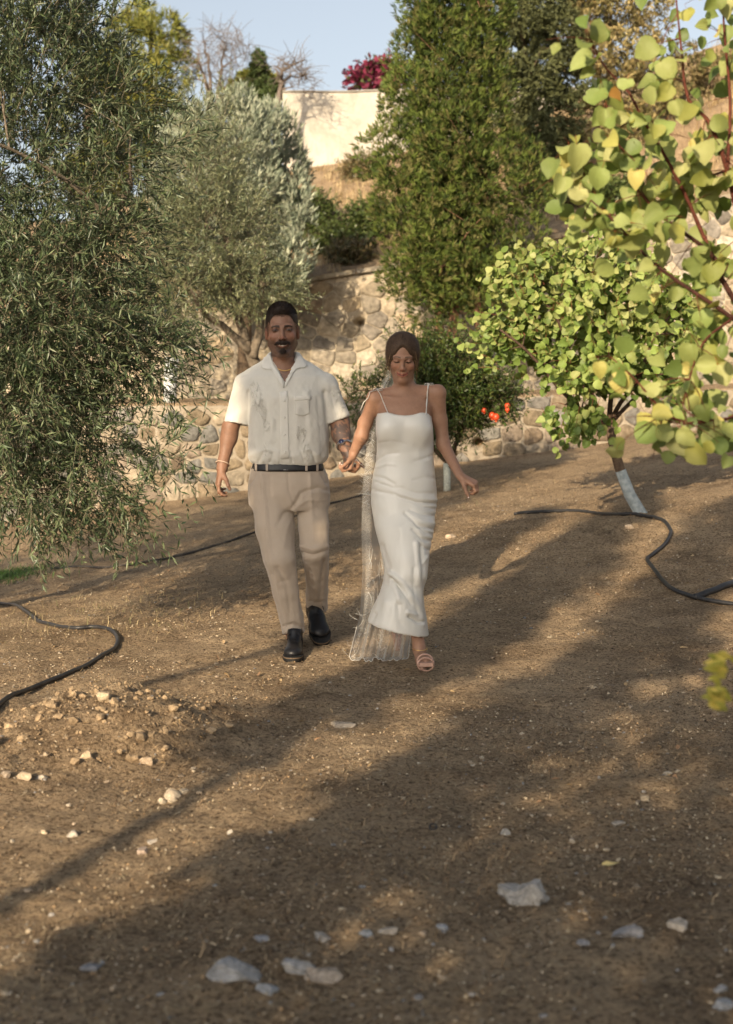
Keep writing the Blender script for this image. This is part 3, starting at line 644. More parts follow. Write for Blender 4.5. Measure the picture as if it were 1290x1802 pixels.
# -- evergreens made of feathery sprays
SPRAY_T = np.array([(0, 0, 0), (.17, .42, .03), (0, 1, 0), (-.17, .42, .03)]); SPRAY_F = [(0, 1, 2, 3)]
NEEDLE = leaf_mat('needle_spray', trans=.10, rough=.65, spec=.2)
def evergreen(name, label, base, trunk, blobs, n, L, rng, pal, r0=.12, upb=.9, blades=5, wid=.55, group=None, sw=.55, trunks=(), bark=BARKC, gap=0.0, cat='tree', lvl=(10, 60)):
    root = thing(name, label, cat, base, group); mb = MB(); sk = Skel()
    limb(mb, sk, trunk, r0, r0 * .25, 9, bark, jit=.01, rng=rng)
    for e in trunks: limb(mb, sk, e, r0 * .8, r0 * .3, 8, bark, jit=.01, rng=rng)
    C = np.array([b_[0] for b_ in blobs]); R = np.array([b_[1] for b_ in blobs]); W = np.array([b_[2] for b_ in blobs], float); W /= W.sum()
    k = rng.choice(len(blobs), n, p=W); d = norm(rng.normal(0, 1, (n, 3))); p = C[k] + d * R[k] * rng.uniform(.72, 1.03, (n, 1))
    lumps = vn(p * (2.2 / max(L * 6, .35)), 8); keep = np.ones(n, bool)
    for j in range(len(blobs)):                              # drop what is buried in another lobe
        e = np.sum(((p - C[j]) / R[j]) ** 2, 1); keep &= (e > .42) | (k == j) | (rng.uniform(0, 1, n) < .08)
    keep &= lumps > gap; p, d, k = p[keep], d[keep], k[keep]; n = len(p)
    branch_to(mb, sk, C[rng.permutation(len(C))[:lvl[0]]], r0 * .3, 5, rng, bark); branch_to(mb, sk, p[rng.permutation(n)[:lvl[1]]] * 1.0, .012, 4, rng, bark)
    mb.build('trunk', BARK, root)
    ax = norm(d / R[k] * R[k].min(1, keepdims=True) + np.array([0, 0, upb]) + rng.normal(0, .22, (n, 3))); LL = L * rng.uniform(.6, 1.35, n)
    base_c = np.array(pal)[rng.integers(0, len(pal), n)] * (.80 + .4 * vn(p * 1.7, 12))[:, None] * rng.uniform(.85, 1.15, (n, 1))
    lm = MB()
    for b_ in range(blades):
        a = norm(ax + norm(rng.normal(0, 1, (n, 3))) * wid); nn = norm(np.cross(a, rng.normal(0, 1, (n, 3))))
        leafcloud(lm, p + ax * (LL * rng.uniform(0, .5))[:, None] * .6, a, nn, LL * rng.uniform(.45, .8), LL * sw, SPRAY_T, SPRAY_F, base_c * rng.uniform(.85, 1.2, (n, 1)))
    lm.build('foliage', NEEDLE, root, kind='stuff'); return root
def lobes(px0, px1, prof, Y, depth, n, rng, size=(.16, .3), tall=1.6):
    "blobs filling a silhouette: prof = [(py, pxl, pxr)] from the top down"
    pr = np.array(prof, float); out = []
    for _ in range(n):
        py = rng.uniform(pr[0, 0], pr[-1, 0]); l = np.interp(py, pr[:, 0], pr[:, 1]); r = np.interp(py, pr[:, 0], pr[:, 2])
        u = rng.uniform(-1, 1); px = (l + r) / 2 + u * (r - l) / 2 * rng.uniform(.76, .96); s = rng.uniform(*size); half = (r - l) / 2 / FPX * Y
        dy = math.sqrt(max(0, 1 - (u * .9) ** 2)) * min(half, depth) * rng.choice([-1, -1, -1, .3, 1]) * rng.uniform(.5, 1)
        s = min(s, max(half * .55, .05)); c = P(px, py, Y + dy); out.append((c, (s, s, s * tall * rng.uniform(.8, 1.2)), s * s * tall))
    return out
b2 = P(430, 712, 19.25); b2[2] = float(wtop1(b2[0])) + .05
prof = [(212, 395, 485), (225, 330, 508), (250, 285, 522), (285, 262, 536), (320, 250, 550), (400, 262, 560), (450, 290, 552), (480, 330, 535), (505, 390, 500)]
evergreen('cypress_tree', 'pale blue-grey cypress with upright feathery plumes on the terrace', b2, [b2 - [0, 0, .1], P(430, 500, 19.25), P(420, 180, 19.25)], lobes(0, 0, prof, 19.25, .8, 150, rng, (.12, .25), 1.9), 40000, .13, rng,
          [(.24, .275, .20), (.31, .34, .255), (.17, .205, .145), (.36, .38, .28)], upb=1.15, blades=4, wid=.50, gap=.26, sw=.34)
rng = np.random.default_rng(404)
b3 = P(790, 660, 18.8); b3[2] = float(wtop1(b3[0])) + .05
prof = [(-160, 740, 830), (-60, 725, 870), (0, 715, 890), (80, 700, 900), (150, 668, 905), (215, 655, 925), (290, 640, 960), (360, 648, 985), (430, 655, 975), (480, 670, 950), (520, 695, 930), (548, 730, 870)]
evergreen('juniper_tree', 'tall bright green juniper with twin reddish trunks behind the bride', b3, [b3 - [0, 0, .1], P(800, 500, 18.8), P(800, 100, 18.8)], lobes(0, 0, prof, 18.8, 1.05, 330, rng, (.13, .25), 1.6) + [(P(795, y_, 18.9), (.5, .45, .5), 1.1) for y_ in range(-120, 500, 60)], 58000, .12, rng,
          [(.078, .110, .022), (.112, .145, .030), (.038, .060, .014), (.135, .130, .045)], r0=.10, upb=.8, blades=5, wid=.62, gap=.13, sw=.34, trunks=[[P(850, 670, 18.7), P(846, 600, 18.7), P(838, 500, 18.7), P(830, 300, 18.7)], [P(770, 660, 18.9), P(774, 590, 18.9), P(770, 480, 18.9), P(770, 250, 18.9)]], bark=(.28, .16, .10))
rng = np.random.default_rng(505)
# -- round-leaved pomegranate with red fruit
LEAF_S = leaf_mat('small_leaf', trans=.22, rough=.45, spec=.4)
KITE = np.array([(0, 0, -.03), (.52, .45, .05), (0, 1, -.05), (-.52, .45, .05)])
def shrub(name, label, cat, base, stems, blobs, ntw, leafL, lw, pal, rng, tw=(.12, .3), per=12, droop=.1, upd=.3, bark=BARKC, r0=.03, mat=LEAF_S, lvl=(10, 60), group=None, twr=.0025):
    root = thing(name, label, cat, base, group); mb = MB(); sk = Skel()
    for s_ in stems: limb(mb, sk, s_, r0, r0 * .5, 6, bark, jit=.005, rng=rng)
    W = np.array([b_[2] for b_ in blobs], float); W /= W.sum(); TP = []; TD = []
    for b_, w_ in zip(blobs, W):
        k = max(2, int(ntw * w_)); p = ell_pts(k, b_[0], b_[1], rng, .2); TP.append(p); TD.append(norm(norm(p - b_[0]) + np.asarray(b_[3] if len(b_) > 3 else (0, 0, 0)) + [0, 0, upd] + rng.normal(0, .45, p.shape)))
    TP = np.concatenate(TP); TD = np.concatenate(TD); ix = rng.permutation(len(TP))
    branch_to(mb, sk, TP[ix[:lvl[0]]], r0 * .6, 5, rng, bark); branch_to(mb, sk, TP[ix[lvl[0]:lvl[0] + lvl[1]]], r0 * .3, 4, rng, bark)
    mb.build('stems', BARK, root)
    TW = twigs(TP, TD, rng.uniform(*tw, len(TP)), droop, rng); lm = MB(); tm = MB(); twig_mesh(tm, TW, twr, bark); tm.build('twigs', BARK, root, kind='stuff')
    if per:
        p, d = leaves_on(TW, per, rng); n = len(p); D = norm(d * .6 + norm(rng.normal(0, 1, (n, 3))) * .8); Nn = norm(np.array([-.1, -.4, .8]) + rng.normal(0, .6, (n, 3)))
        col = np.array(pal)[rng.integers(0, len(pal), n)] * rng.uniform(.75, 1.25, (n, 1)); LL = leafL * rng.uniform(.6, 1.15, n)
        leafcloud(lm, p, D, Nn, LL, LL * lw, KITE, [(0, 1, 2, 3)], col, rng.normal(0, .15, n)); lm.build('foliage', mat, root, kind='stuff')
    return root
pb = P(787, 862, 14.0); pb[2] = Hs(pb[0], 14.0)
pom = shrub('pomegranate_bush', 'dark green pomegranate bush with red fruit behind the bride', 'bush', pb, [[pb - [0, 0, .05], P(786, 800, 14), P(780, 730, 14)], [P(786, 830, 14), P(820, 740, 14), P(870, 700, 13.8)], [P(784, 810, 14), P(700, 720, 14.1), P(650, 690, 14.2)]],
            [B(775, 680, 14, 70, 60, .45, 4), B(830, 690, 13.9, 60, 45, .4, 2.6), B(695, 682, 14.1, 42, 28, .3, .7), B(630, 705, 14.2, 40, 35, .25, .5), B(870, 700, 13.8, 40, 22, .2, .7), B(740, 640, 14, 35, 45, .25, .9, (0, 0, .6)), B(700, 600, 14, 14, 26, .1, .07, (0, 0, 1)), B(800, 620, 14, 60, 30, .3, .8, (0, 0, .5)), B(800, 735, 13.9, 55, 26, .3, 1.0), B(765, 755, 13.8, 40, 26, .3, .8)],
            2500, .050, .30, [(.05, .085, .018), (.07, .11, .025), (.035, .06, .014), (.11, .13, .03)], rng, r0=.03, tw=(.12, .28), per=13)
FRUIT = attr_mat('fruit_skin', rough=.35, spec=.5, scale=20, bmp=.1, var=.25)
for px, py, s in ((866, 731, .032), (873, 734, .034), (852, 722, .026), (893, 714, .026), (893, 721, .022)):
    mb = MB(); c = P(px, py, 13.55); u = np.linspace(0, np.pi, 9); rr = np.sin(u) ** .8; zz = np.cos(u)
    mb.tube(np.stack([u * 0 + c[0], u * 0 + c[1], c[2] + zz * s], -1), np.maximum(rr, .05) * s, 10, (.62, .07, .02), up=(0, 1, 0))
    mb.tube([c - [0, 0, s * .9], c - [0, 0, s * 1.35]], [s * .22, s * .4], 8, (.55, .10, .03), cap=False, up=(0, 1, 0)); mb.build('pomegranate', FRUIT, pom)
mb = MB(); mb.tube([pb - [0, 0, .02], P(787, 838, 14), P(786, 815, 14)], [.037, .035, .034], 9, (.55, .58, .52)); mb.build('painted_bark', STONE, pom)

# ------------------------------------------------------------------ apricot trees: broad round leaves
def apri_leaf(fold, curl, wob, seed):
    rg = np.random.default_rng(seed); ys = np.array([0, .08, .28, .55, .80, 1.0]); hw = np.array([.10, .36, .52, .52, .36, 0.03])
    V = []; 
    for y, h in zip(ys, hw):
        z0 = -curl * y * y
        for s in (-1, -.55, 0, .55, 1):
            V.append((s * h, y - .05 * abs(s) * (y < .2), z0 + fold * abs(s) * h + wob * math.sin(7 * y + 2 * s + seed) * abs(s) * h))
    Q = []
    for r in range(5):
        for c in range(4): Q.append((r * 5 + c, r * 5 + c + 1, r * 5 + c + 6, r * 5 + c + 5))
    return np.array(V), Q
m, t, b = nodes('apricot_leaf'); a_ = t.nodes.new('ShaderNodeObjectInfo'); at = t.nodes.new('ShaderNodeAttribute'); at.attribute_name = 'Col'
co = objco(t); rnd = a_.outputs['Random']
c0 = ramp(t, rnd, [(0, (.15, .21, .060)), (.35, (.26, .31, .10)), (.7, (.35, .39, .14)), (1, (.47, .47, .21))])
c0 = mixc(t, 1.0, c0, at.outputs[0], 'MULTIPLY'); c0 = mixc(t, 1.0, c0, (2., 2., 2.), 'MULTIPLY')
c0 = mixc(t, ramp(t, noise(t, 38, 4, .6, co), [(.45, (0,) * 3), (.75, (.45,) * 3)]), c0, (.42, .38, .10))
t.links.new(c0, b.inputs['Base Color']); b.inputs['Roughness'].default_value = .5; b.inputs['Specular IOR Level'].default_value = .35
wv = N(t, 'ShaderNodeTexWave', Scale=18.0); wv.bands_direction = 'DIAGONAL'; wv.inputs['Distortion'].default_value = 1.5; t.links.new(co, wv.inputs['Vector']); bump(t, b, wv.outputs[0], .25, .002)
tr_ = t.nodes.new('ShaderNodeBsdfTranslucent'); t.links.new(mixc(t, .5, c0, (.34, .40, .04)), tr_.inputs[0]); mx = t.nodes.new('ShaderNodeMixShader'); mx.inputs[0].default_value = .32
t.links.new(b.outputs[0], mx.inputs[1]); t.links.new(tr_.outputs[0], mx.inputs[2]); t.links.new(mx.outputs[0], t.nodes['Material Output'].inputs[0]); APR = m
APV = [apri_leaf(.45, .35, .16, 1), apri_leaf(.2, .65, .26, 2), apri_leaf(.75, .15, .12, 3), apri_leaf(.3, -.3, .3, 4), apri_leaf(.55, .75, .2, 5)]
def leafmeshes(tint):
    out = []
    for V, Q in APV:
        mb = MB(); mb.add(V * [1, 1, 1], Q, None, tint); mb.tube([(0, 0, 0), (0, -.2, .03), (0, -.42, .1)], [.012, .010, .009], 4, (.5, .12, .08)); out.append(mb.mesh('leaf', APR))
    return out
LM = [leafmeshes((.5, .5, .5)), leafmeshes((.40, .47, .40)), leafmeshes((.62, .54, .42))]
LMG = leafmeshes((.38, .48, .32))
LM_ODD = leafmeshes((.75, .30, .22))
def put_leaf(mesh, root, p, d, nn, size, w=1.0):
    d = norm(d); s = norm(np.cross(d, nn)); nn = np.cross(s, d); o = bpy.data.objects.new('leaf', mesh); COL.objects.link(o); o.parent = root
    q = p - np.array(root.matrix_world.translation) + d * size * .42
    M_ = Matrix(((s[0] * size * w, d[0] * size, nn[0] * size, q[0]), (s[1] * size * w, d[1] * size, nn[1] * size, q[1]), (s[2] * size * w, d[2] * size, nn[2] * size, q[2]), (0, 0, 0, 1)))
    o.matrix_basis = M_; return o
rng = np.random.default_rng(5)
# near apricot, its trunk stands just outside the frame on the right
NY = 4.3; tb = np.array([1.72, 4.7, Hs(1.72, 4.7)])
near = thing('apricot_tree', 'sunlit apricot tree reaching in from the right edge with large yellow-green leaves', 'tree', tb)
mb = MB(); sk = Skel(); limb(mb, sk, [tb - [0, 0, .1], tb + [0, 0, .5], tb + [-.05, -.05, 1.0]], .055, .042, 10, BARKC)
fork = tb + np.array([-.05, -.05, 1.0]); DK = (.10, .045, .035); RD = (.15, .050, .034)
def br(pts, r0, r1, col=DK, Y=NY): return limb(mb, sk, pts, r0 * .52, r1 * .75, 6, col, n=14)
br([fork, P(1400, 640, 4.5), P(1330, 600, 4.4), P(1290, 560, 4.35), P(1200, 500, 4.3), P(1142, 456, 4.25), P(1096, 405, 4.2), P(1040, 352, 4.15)], .02, .003)
br([fork, P(1350, 610, 4.5), P(1275, 500, 4.4), P(1255, 450, 4.4), P(1190, 400, 4.3), P(1155, 372, 4.3), P(1128, 335, 4.3)], .022, .003)
br([P(1275, 500, 4.4), P(1240, 420, 4.45), P(1200, 330, 4.4), P(1157, 251, 4.35), P(1130, 208, 4.3), P(1105, 160, 4.3), P(1060, 112, 4.25), P(1028, 40, 4.2)], .014, .0025, RD)
br([fork, P(1380, 560, 4.6), P(1310, 420, 4.5), P(1280, 300, 4.4), P(1248, 215, 4.4), P(1210, 172, 4.4), P(1199, 85, 4.4), P(1188, -20, 4.4)], .02, .003, RD)
br([fork, P(1380, 690, 4.4), P(1290, 735, 4.2), P(1206, 742, 4.15), P(1166, 722, 4.1), P(1120, 670, 4.1), P(1075, 628, 4.1)], .012, .0025, RD)
br([P(1290, 735, 4.2), P(1240, 740, 4.1), P(1195, 745, 4.05), P(1160, 735, 4.0)], .006, .0025, RD)
br([P(1155, 372, 4.3), P(1120, 330, 4.25), P(1105, 281, 4.25), P(1081, 239, 4.2), P(1066, 178, 4.2)], .006, .002, RD)
br([P(1096, 405, 4.2), P(1050, 350, 4.3), P(1025, 300, 4.3), P(1009, 242, 4.3)], .005, .002, RD)
br([P(1280, 300, 4.4), P(1285, 180, 4.5), P(1275, 60, 4.5), P(1270, -40, 4.5)], .012, .003, RD)
br([P(1290, 560, 4.35), P(1240, 600, 4.2), P(1215, 660, 4.15), P(1200, 720, 4.1)], .008, .002, RD)
br([P(1280, 300, 4.4), P(1240, 310, 4.5), P(1190, 300, 4.5), P(1170, 330, 4.5)], .008, .002, RD)
S0 = sk.p[20:].copy(); S0 = S0[to_px(S0)[:, 0] < 1420]; n = 300
# leafy side shoots
st = S0[rng.integers(0, len(S0), 150)]; sd = norm(rng.normal(0, 1, (150, 3)) + [-.35, -.2, .1]); ST = twigs(st, sd, rng.uniform(.05, .17, 150), .2, rng, 4); twig_mesh(mb, ST, .0022, RD)
mb.build('branches', BARK, near)
cand = np.concatenate([ST[:, -1], ST[:, 2], ST[:, 3], S0[rng.integers(0, len(S0), 160)]]); q = to_px(cand)
ok = (q[:, 0] < 1330) & (q[:, 0] > 965) & (q[:, 1] > -40) & (q[:, 1] < 800)
# thin out where the photograph shows gaps to the wall behind
gapm = (q[:, 0] < 1090) & (q[:, 1] > 430) & (q[:, 1] < 610); ok &= ~(gapm & (rng.uniform(0, 1, len(q)) < .7)); cand = cand[ok][rng.permutation(int(ok.sum()))][:285]
extra = [P(1022, 322, 4.1), P(1010, 375, 4.1), P(995, 300, 4.1), P(985, 270, 4.15), P(1185, 165, 4.1), P(1062, 165, 4.15), P(1210, 245, 4.1), P(1180, 365, 4.1), P(1220, 440, 4.0), P(1160, 465, 4.0), P(1280, 600, 4.0), P(1275, 640, 4.0), P(1180, 785, 4.0), P(1210, 770, 4.0), P(1285, 795, 4.0)]
for i, p in enumerate(list(extra) + list(cand)):
    d = norm(rng.normal(0, .55, 3) + [-.25, -.15, -.75]); nn = norm(rng.normal(0, .45, 3) + [-.35, -.8, .35])
    ms = LM_ODD if i in (5,) or rng.uniform() < .006 else LM[int(rng.choice([0, 0, 1, 2]))]
    put_leaf(ms[int(rng.integers(0, 5))], near, p, d, nn, rng.uniform(.034, .066), rng.uniform(.9, 1.15))
# the many smaller or half-hidden leaves deeper in the crown
k_ = 270; ii = rng.integers(0, len(S0), k_); p = S0[ii] + rng.normal(0, .07, (k_, 3)) + [0.02, .12, 0]; q = to_px(p); k3 = (q[:, 0] < 1340) & (q[:, 0] > 975) & (q[:, 1] < 780) & ~((q[:, 0] < 1100) & (q[:, 1] > 420)); p = p[k3]; n = len(p)
SIMP = np.array([(0, 0, 0), (-.4, .12, .1), (-.5, .45, .14), (-.3, .8, .0), (0, 1, -.2), (.3, .8, .0), (.5, .45, .14), (.4, .12, .1), (0, .5, -.02)]); SF = [(8, 0, 1), (8, 1, 2), (8, 2, 3), (8, 3, 4), (8, 4, 5), (8, 5, 6), (8, 6, 7), (8, 7, 0)]
AF = leaf_mat('apricot_foliage', trans=.3, rough=.5); mb = MB(); LL = rng.uniform(.035, .062, n)
leafcloud(mb, p, norm(rng.normal(0, .55, (n, 3)) + [-.2, -.1, -.7]), norm(rng.normal(0, .5, (n, 3)) + [-.3, -.8, .3]), LL, LL * 1.05, SIMP, SF, np.array([(.15, .21, .055), (.21, .27, .08), (.30, .34, .12), (.11, .16, .04)])[rng.integers(0, 4, n)], rng.normal(0, .25, n)); mb.build('foliage', AF, near, kind='stuff')
# young apricot with whitewashed leaning trunk
TY = 10.5; tb = P(1130, 915, TY); tb[2] = Hs(tb[0], TY) - .02
yt = thing('apricot_tree', 'young round-headed apricot tree with a leaning whitewashed trunk on the slope', 'tree', tb)
mb = MB(); sk = Skel(); tpts = [tb - [0, 0, .08], tb, P(1108, 870, TY), P(1092, 828, TY), P(1080, 785, TY), P(1072, 748, TY)]
limb(mb, sk, tpts, .046, .033, 12, (.17, .12, .085), n=16)
F0 = P(1072, 748, TY); DB = (.10, .065, .045)
for pts, r in (([F0, P(1040, 700, TY), P(1010, 640, TY - .1), P(980, 560, TY - .2), P(930, 500, TY - .2)], .023), ([F0, P(1052, 720, TY), P(1030, 650, TY + .2), P(1020, 560, TY + .3), P(1010, 470, TY + .3)], .021),
               ([F0, P(1075, 700, TY), P(1085, 630, TY), P(1090, 540, TY + .1), P(1100, 450, TY + .1)], .022), ([F0, P(1090, 712, TY), P(1120, 670, TY - .2), P(1150, 600, TY - .3), P(1190, 540, TY - .3)], .020),
               ([F0, P(1098, 720, TY), P(1130, 690, TY + .2), P(1190, 650, TY + .3), P(1240, 590, TY + .3)], .018), ([F0, P(1040, 735, TY - .1), P(990, 690, TY - .3), P(930, 620, TY - .4), P(880, 580, TY - .4)], .016)):
    limb(mb, sk, pts, r, .008, 7, DB, n=12)
bl = [B(1000, 560, TY, 120, 90, .55, 4, (0, 0, .6)), B(1110, 560, TY, 120, 110, .65, 4.5, (0, 0, .6)), B(930, 610, TY - .1, 80, 65, .4, 2, (-.4, 0, .1)), B(1190, 600, TY, 70, 100, .5, 2.2, (.3, 0, .3)), B(1040, 660, TY - .2, 110, 50, .5, 2.6, (0, -.2, -.1)), B(900, 510, TY - .1, 45, 50, .25, .8, (-.3, 0, .7)),
      B(960, 480, TY, 60, 40, .3, .9, (0, 0, 1)), B(1060, 460, TY, 80, 40, .35, 1.2, (0, 0, 1)), B(1010, 710, TY - .3, 60, 30, .3, .7, (0, 0, -.5)), B(890, 590, TY - .2, 26, 38, .2, .4, (-.2, 0, -.1)), B(1150, 690, TY, 60, 40, .35, .8)]
W = np.array([x_[2] for x_ in bl]); W = W / W.sum(); TP = np.concatenate([ell_pts(int(760 * w_), b_[0], b_[1], rng, .15) for b_, w_ in zip(bl, W)])
TD = np.concatenate([np.tile(norm(np.asarray(b_[3]) + [0, 0, .35]), (int(760 * w_), 1)) for b_, w_ in zip(bl, W)]); TD = norm(TD + rng.normal(0, .5, TD.shape))
ix = rng.permutation(len(TP)); branch_to(mb, sk, TP[ix[:60]], .009, 5, rng, DB); branch_to(mb, sk, TP[ix[60:260]], .005, 3, rng, RD)
TW = twigs(TP, TD, rng.uniform(.1, .3, len(TP)), .1, rng); twig_mesh(mb, TW, .0022, (.26, .09, .06)); mb.build('trunk', BARK, yt)
w_ = MB(); wp = np.array(tpts[:4]); w_.tube(wp, [.0500, .0480, .0445, .0410], 12, (.50, .54, .55)); w_.build('whitewash', simple('lime_wash', (.26, .30, .31), (.44, .48, .49), 30, .9, .6, .01), yt)
p, d = leaves_on(TW, 8, rng); n = len(p); D = norm(d * .35 + [0, -.1, -.55] + rng.normal(0, .5, (n, 3))); Nn = norm(np.array([-.3, -.75, .35]) + rng.normal(0, .45, (n, 3)))
o_ = np.argsort(p[:, 1] + rng.uniform(0, .25, n)); big_, rest_ = o_[:290], o_[290:]
for i in big_: put_leaf([LM[0], LM[1], LMG, LMG][int(rng.integers(0, 4))][int(rng.integers(0, 5))], yt, p[i], D[i], Nn[i], rng.uniform(.045, .068))
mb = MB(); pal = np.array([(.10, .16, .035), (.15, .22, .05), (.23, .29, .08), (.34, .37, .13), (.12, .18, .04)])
SIMP = np.array([(0, 0, 0), (-.4, .12, .1), (-.5, .45, .14), (-.3, .8, .0), (0, 1, -.2), (.3, .8, .0), (.5, .45, .14), (.4, .12, .1), (0, .5, -.02)]); SF = [(8, 0, 1), (8, 1, 2), (8, 2, 3), (8, 3, 4), (8, 4, 5), (8, 5, 6), (8, 6, 7), (8, 7, 0)]
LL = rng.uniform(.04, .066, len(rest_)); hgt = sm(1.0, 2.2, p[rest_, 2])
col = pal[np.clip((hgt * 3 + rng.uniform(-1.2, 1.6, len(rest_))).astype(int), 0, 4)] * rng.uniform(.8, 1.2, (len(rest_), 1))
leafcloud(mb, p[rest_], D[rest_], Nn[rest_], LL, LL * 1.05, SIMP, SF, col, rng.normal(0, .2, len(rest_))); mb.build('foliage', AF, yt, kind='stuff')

# ------------------------------------------------------------------ hillside plants
def hp(px, Y, dz=0): p = P(px, 700, Y); return np.array([p[0], Y, Hs(p[0], Y) + dz])
def tree_on(px, Y): b_ = hp(px, Y); return b_
pine_pal = [(.145, .160, .035), (.19, .195, .045), (.10, .120, .028), (.23, .22, .06)]
bp = hp(270, 36); evergreen('pine_tree', 'yellow-green pine on the hill crest at upper left', bp, [bp, P(265, 200, 36), P(265, 40, 36)], lobes(0, 0, [(18, 250, 300), (60, 200, 325), (120, 185, 335), (180, 170, 330), (260, 150, 300), (330, 140, 300)], 36, 1.5, 60, rng, (.3, .55), 1.1), 8500, .30, rng, pine_pal, r0=.16, upb=.4, blades=5, wid=.9, sw=.3, gap=.42)
bp = hp(150, 35); evergreen('pine_tree', 'bushy yellow-green pine behind the top of the big olive', bp, [bp, P(155, 200, 35), P(155, 60, 35)], lobes(0, 0, [(22, 130, 170), (70, 110, 190), (150, 100, 215), (240, 90, 230), (320, 90, 260)], 35, 1.4, 40, rng, (.3, .55), 1.1), 7000, .30, rng, pine_pal, r0=.15, upb=.4, blades=5, wid=.9, sw=.3, gap=.42)
bp = hp(455, 34); evergreen('fir_tree', 'small dark pointed conifer on the skyline between bare trees', bp, [bp, P(455, 180, 34), P(455, 88, 34)], [(P(455 + rng.uniform(-1, 1) * max(4, (y_ - 88) * .28), y_, 34 + rng.uniform(-.3, .3)), (.05 + (y_ - 88) * .0012,) * 2 + (.08,), .03 + (y_ - 88) * .001) for y_ in list(np.linspace(95, 190, 26))], 1800, .16, rng, [(.09, .12, .04), (.06, .09, .03)], r0=.06, upb=.2, blades=5, wid=.9)
bp = hp(445, 35.5); evergreen('pine_tree', 'low yellow-green bushy pine below the small pointed conifer', bp, [bp, P(450, 160, 35.5)], [B(450, 150, 35.5, 38, 22, .5, 1), B(430, 165, 35.4, 30, 18, .4, 1), B(470, 165, 35.5, 26, 18, .4, 1)], 1500, .22, rng, pine_pal, r0=.1, upb=.5, blades=5, wid=.9)
def bare(label, px, Y, pts, n, rng, tw, blobs):
    bp = hp(px, Y); root = thing('bare_tree', label, 'tree', bp); mb = MB(); sk = Skel()
    for s_ in pts: limb(mb, sk, [bp] + [P(a_[0], a_[1], Y) for a_ in s_], .07, .02, 6, (.19, .155, .13), jit=.03, rng=rng)
    T = np.concatenate([ell_pts(int(n * b_[2]), b_[0], b_[1], rng, .3) for b_ in blobs]); branch_to(mb, sk, T[:30], .03, 4, rng, (.19, .155, .13)); branch_to(mb, sk, T[30:], .012, 3, rng, (.20, .165, .14), wig=.2)
    mb.build('trunk', BARK, root); D = norm(rng.normal(0, .6, T.shape) + [0, 0, .5]); TW = twigs(T, D, rng.uniform(*tw, len(T)), .2, rng); tm = MB(); twig_mesh(tm, TW, .008, (.21, .175, .15)); tm.build('twigs', BARK, root, kind='stuff')
bare('leafless tree with fine dark twigs on the skyline above the olive', 375, 33.5, [[(370, 150), (360, 80)], [(385, 150), (400, 80)], [(365, 160), (345, 100)]], 240, rng, (.3, .8), [B(380, 105, 33.5, 55, 55, .8, .7), B(420, 90, 33.5, 30, 35, .6, .3)])
bare('leafless curving shrub leaning over the white wall at its left end', 490, 31.0, [[(495, 140), (520, 110)], [(490, 160), (540, 130)]], 150, rng, (.25, .6), [B(515, 125, 31, 40, 30, .5, .7), B(540, 150, 31, 22, 28, .4, .3)])
# right: dull trees above the retaining wall
bp = hp(935, 24); evergreen('carob_tree', 'tall dull olive-green tree rising behind the juniper', bp, [bp, P(930, 260, 24), P(920, 0, 24)], lobes(0, 0, [(-120, 850, 980), (0, 870, 1000), (100, 870, 1010), (200, 880, 1010), (300, 900, 1010), (360, 930, 1000)], 24, 1.2, 90, rng, (.22, .45), 1.1), 18000, .15, rng, [(.085, .095, .04), (.11, .12, .05), (.065, .075, .035)], r0=.14, upb=.2, blades=5, wid=1.2, gap=.25)
bp = hp(1075, 25); evergreen('oak_tree', 'golden-brown dry-leaved tree at upper right against the sky', bp, [bp, P(1070, 250, 25), P(1075, 20, 25)], lobes(0, 0, [(-70, 950, 1130), (0, 950, 1160), (60, 965, 1185), (130, 970, 1190), (200, 985, 1180), (270, 1010, 1150)], 25, 1.3, 85, rng, (.2, .42), 1.0), 13000, .13, rng, [(.28, .23, .10), (.34, .27, .12), (.20, .17, .075), (.16, .15, .06)], r0=.12, upb=.1, blades=5, wid=1.4, gap=.42, lvl=(16, 200))
bp = hp(1230, 27); evergreen('oak_tree', 'brownish shrubby tree partly hidden by the near apricot leaves', bp, [bp, P(1230, 200, 27)], lobes(0, 0, [(110, 1180, 1290), (180, 1150, 1310), (260, 1150, 1320)], 27, 1.2, 40, rng, (.25, .45), 1.0), 6000, .15, rng, [(.20, .16, .075), (.15, .15, .06), (.25, .2, .1)], r0=.1, upb=.1, blades=5, wid=1.3, gap=.35)
bp = hp(655, 33.2); shrub('bougainvillea', 'magenta bougainvillea spilling over the white wall by the juniper', 'shrub', bp, [[bp, P(655, 160, 33.2)], [bp, P(700, 150, 33.2)]], [B(650, 145, 32.9, 28, 22, .4, 1), B(685, 138, 33, 24, 18, .5, 1.0)], 150, .16, .7, [(.20, .028, .065), (.25, .04, .085), (.15, .02, .05), (.08, .10, .03)], rng, tw=(.2, .5), per=10, r0=.04)
